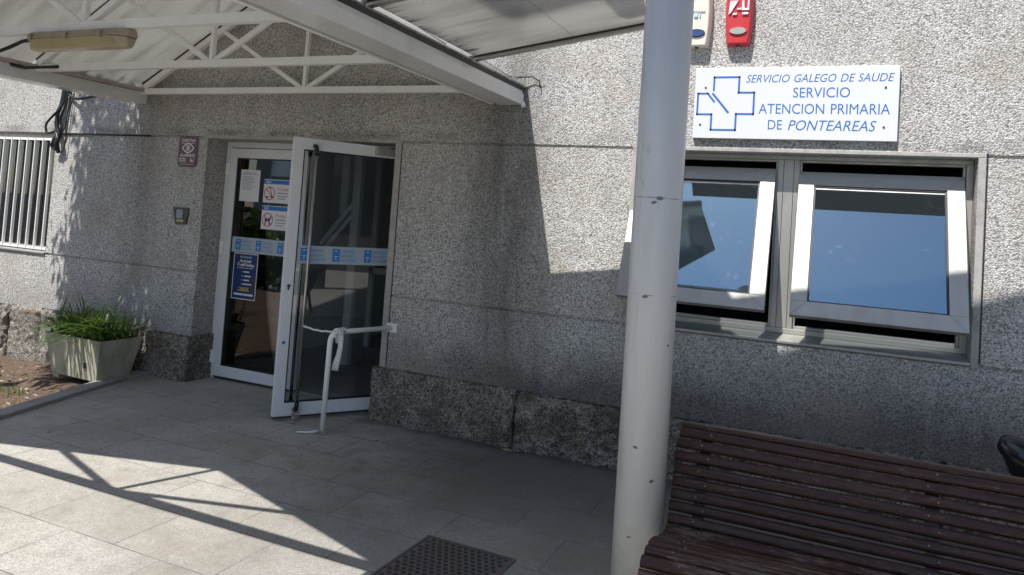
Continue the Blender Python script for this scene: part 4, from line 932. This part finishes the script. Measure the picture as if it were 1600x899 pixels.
HG = thing("garden_hedge", "dense green garden hedge beyond the left edge, mirrored in the door glass", "hedge", (-11, -8, 0))
rs = random.Random(33); m = MB()
for i in range(7000):
    q = Vector((rs.uniform(-15, -7.6), -7.6 + rs.gauss(0, .35), rs.uniform(-.2, 1.25 + .2 * math.sin(i)))); n_ = Vector((rs.gauss(0, 1), rs.gauss(0, 1), rs.gauss(0, 1))).normalized(); u = n_.orthogonal().normalized(); v = n_.cross(u); s_ = rs.uniform(.04, .09)
    m.face([m.v(q - u * s_ * 1.5), m.v(q - v * s_ * .7), m.v(q + u * s_ * 1.5), m.v(q + v * s_ * .7)])
m.build("crown", 'treeleaf', HG)
m = MB()
for i in range(12): m.tube([(-14.6 + .6 * i, -7.6, -.3), (-14.6 + .6 * i, -7.6, 1.6)], [.04, .02], 6)
m.build("trunk", 'bark', HG)

# ------------------------------------------------------------------ access cover in the paving
CV = thing("access_cover", "square dark iron access cover with raised lozenge pattern in the paving", "manhole cover", (-1.52, -1.84, 0))
TC = Matrix.Translation((-1.525, -1.842, 0)) @ Matrix.Rotation(R(-1.5), 4, 'Z') @ Matrix.Diagonal((.91, .94, 1, 1))
MB(TC).box((-.245, -.245, -.01), (.245, .245, .006)).build("plate", 'iron', CV, .003)
m = MB(TC)
for a, b in (((-.262, -.262), (.262, -.248)), ((-.262, .248), (.262, .262)), ((-.262, -.248), (-.248, .248)), ((.248, -.248), (.262, .248))): m.box((a[0], a[1], -.01), (b[0], b[1], .008))
m.build("rim", 'iron', CV)
m = MB(TC)
for i in range(12):
    for j in range(14):
        u = -.222 + .0385 * i + (.019 if j % 2 else 0); v = -.222 + .034 * j
        if u > .232: continue
        m.prism([(u - .013, v), (u - .004, v - .0085), (u + .009, v - .0075), (u + .013, v + .001), (u + .004, v + .0085), (u - .009, v + .0075)], .0055, .0115, 'xy')
m.build("lozenges", 'irondark', CV)

m = MB(); rs = random.Random(41)
for i in range(90):
    x = rs.uniform(-3.1, -.5); y = -.09 - abs(rs.gauss(0, .10)) if i < 45 else rs.uniform(-2.3, -.2); s_ = rs.uniform(.002, .005)
    if i < 22: x = -1.98 + rs.gauss(0, .05); y = -.10 - abs(rs.gauss(0, .02)); s_ = rs.uniform(.006, .013)
    a = rs.uniform(0, 6.28); c_ = Vector((x, y, .004 + rs.uniform(0, .006))); u = Vector((math.cos(a), math.sin(a), rs.uniform(-.2, .3))) * s_ * 1.7; v = Vector((-math.sin(a), math.cos(a), rs.uniform(-.2, .3))) * s_
    m.face([m.v(c_ - u), m.v(c_ - v), m.v(c_ + u), m.v(c_ + v)])
tag(m.build("grit", 'grit'), "pale grit and dry leaf scraps lying along the foot of the plinth", "litter", kind="stuff")

# ------------------------------------------------------------------ slatted bench
BN = thing("park_bench", "dark brown slatted park bench with a curved back in front of the stone plinth", "bench", (.3, -1.8, 0))
X0, X1 = -.560, 1.32
# slat centre line in y, z with tilt of the face (degrees from horizontal) and width
prof = [(-1.600, .752, 12, .040), (-1.634, .727, 50, .042), (-1.667, .690, 58, .042), (-1.697, .648, 63, .042), (-1.722, .603, 68, .042), (-1.742, .557, 72, .042), (-1.758, .510, 74, .042), (-1.774, .464, 72, .042), (-1.798, .421, 58, .042),
        (-1.838, .392, 30, .046), (-1.890, .384, 6, .048), (-1.944, .391, -8, .048), (-1.998, .406, -14, .048), (-2.052, .422, -14, .048), (-2.106, .437, -12, .048), (-2.160, .448, -6, .048), (-2.214, .447, 8, .048), (-2.262, .430, 32, .046), (-2.290, .392, 72, .044)]
PRO = [(y - .0, z, a, w_) for y, z, a, w_ in prof]
def slat_outline(w_, t_=.030):
    o = []; r = .0148
    for cx1, cy1, a0 in ((w_ / 2 - r, t_ / 2 - r, 0), (-w_ / 2 + r, t_ / 2 - r, 90), (-w_ / 2 + r, -t_ / 2 + r, 180), (w_ / 2 - r, -t_ / 2 + r, 270)):
        for k_ in range(4): a = R(a0 + 30 * k_); o.append((cx1 + r * math.cos(a), cy1 + r * math.sin(a)))
    return o
rs = random.Random(2)
for i, (y, z, a, w_) in enumerate(PRO):
    ca, sa = math.cos(R(a)), math.sin(R(a)); O = [(y + u * ca - v * sa, z + u * sa + v * ca) for u, v in slat_outline(w_)]
    m = MB(); dx = rs.uniform(-.004, .004); A = None; NS = 8
    for k_ in range(NS + 1):
        x = X0 + dx + (X1 - X0) * k_ / NS; sag = .0018 * math.sin(k_ * 1.1 + i)
        cur = [m.v((x, q[0], q[1] + sag)) for q in O]
        if A:
            for j in range(len(cur)):
                f = m.face([A[j], A[(j + 1) % len(cur)], cur[(j + 1) % len(cur)], cur[j]])
        else: m.face(cur)
        A = cur
    m.face(A[::-1]); m.build("slat", 'wood', BN)
for xs_ in (-.445, .382, 1.21):
    m = MB(); back = []
    for y, z, a, w_ in PRO:
        back.append((y + .017 * math.sin(R(a)) * 1.0, z - .017 * math.cos(R(a))))
    for a, b in zip(back[1:], back[2:-1]): m.bar((xs_, a[0], a[1]), (xs_, b[0], b[1]), .05, .012, (1, 0, 0)) if False else m.bar((xs_, a[0] + .004, a[1]), (xs_, b[0] + .004, b[1]), .045, .014, (0, .5, .8))
    m.tube([(xs_, -1.80, .39), (xs_, -1.76, .18), (xs_, -1.68, 0)], .022, 10); m.tube([(xs_, -2.20, .41), (xs_, -2.20, .15), (xs_, -2.24, 0)], .022, 10); m.tube([(xs_, -1.80, .35), (xs_, -2.20, .38)], .02, 10)
    m.build("iron_frame", 'black', BN)
    for i, (y, z, a, w_) in enumerate(PRO):
        m = MB(); n_ = Vector((0, -math.sin(R(a)), math.cos(R(a)))); c_ = Vector((xs_ + (.018 if i % 2 else -.014), y, z)); m.tube([c_ + n_ * .013, c_ + n_ * .0165, c_ + n_ * .0185], [.0062, .0058, .003], 10); m.build("bolt", 'boltsteel', BN)

# black moulded thing poking into the frame behind the bench
m = MB(); rings = []
for x, ry, rz, zc in ((.792, .012, .03, .615), (.805, .045, .075, .612), (.83, .065, .095, .607), (.87, .075, .10, .60), (.93, .08, .10, .59), (1.0, .075, .095, .575), (1.06, .05, .07, .56), (1.08, .01, .02, .55)):
    rings.append([m.v((x + .02 * math.sin(2 * math.pi * j / 20) * -1, -.60 + ry * math.cos(2 * math.pi * j / 20), zc + rz * math.sin(2 * math.pi * j / 20) + (.012 if 3 < j < 7 else 0))) for j in range(20)])
for a, b in zip(rings, rings[1:]):
    for j in range(20): m.face([a[j], a[(j + 1) % 20], b[(j + 1) % 20], b[j]])
m.face(rings[0][::-1]); m.face(rings[-1])
SC = thing("scooter_seat", "glossy black moulded seat end cut off by the right edge behind the bench", "seat", (.93, -.6, 0))
m.build("seat_shell", 'lacq', SC, smooth=True)
MB().tube([(.93, -.6, .53), (.93, -.6, 0)], .03, 12).build("stem", 'black', SC)
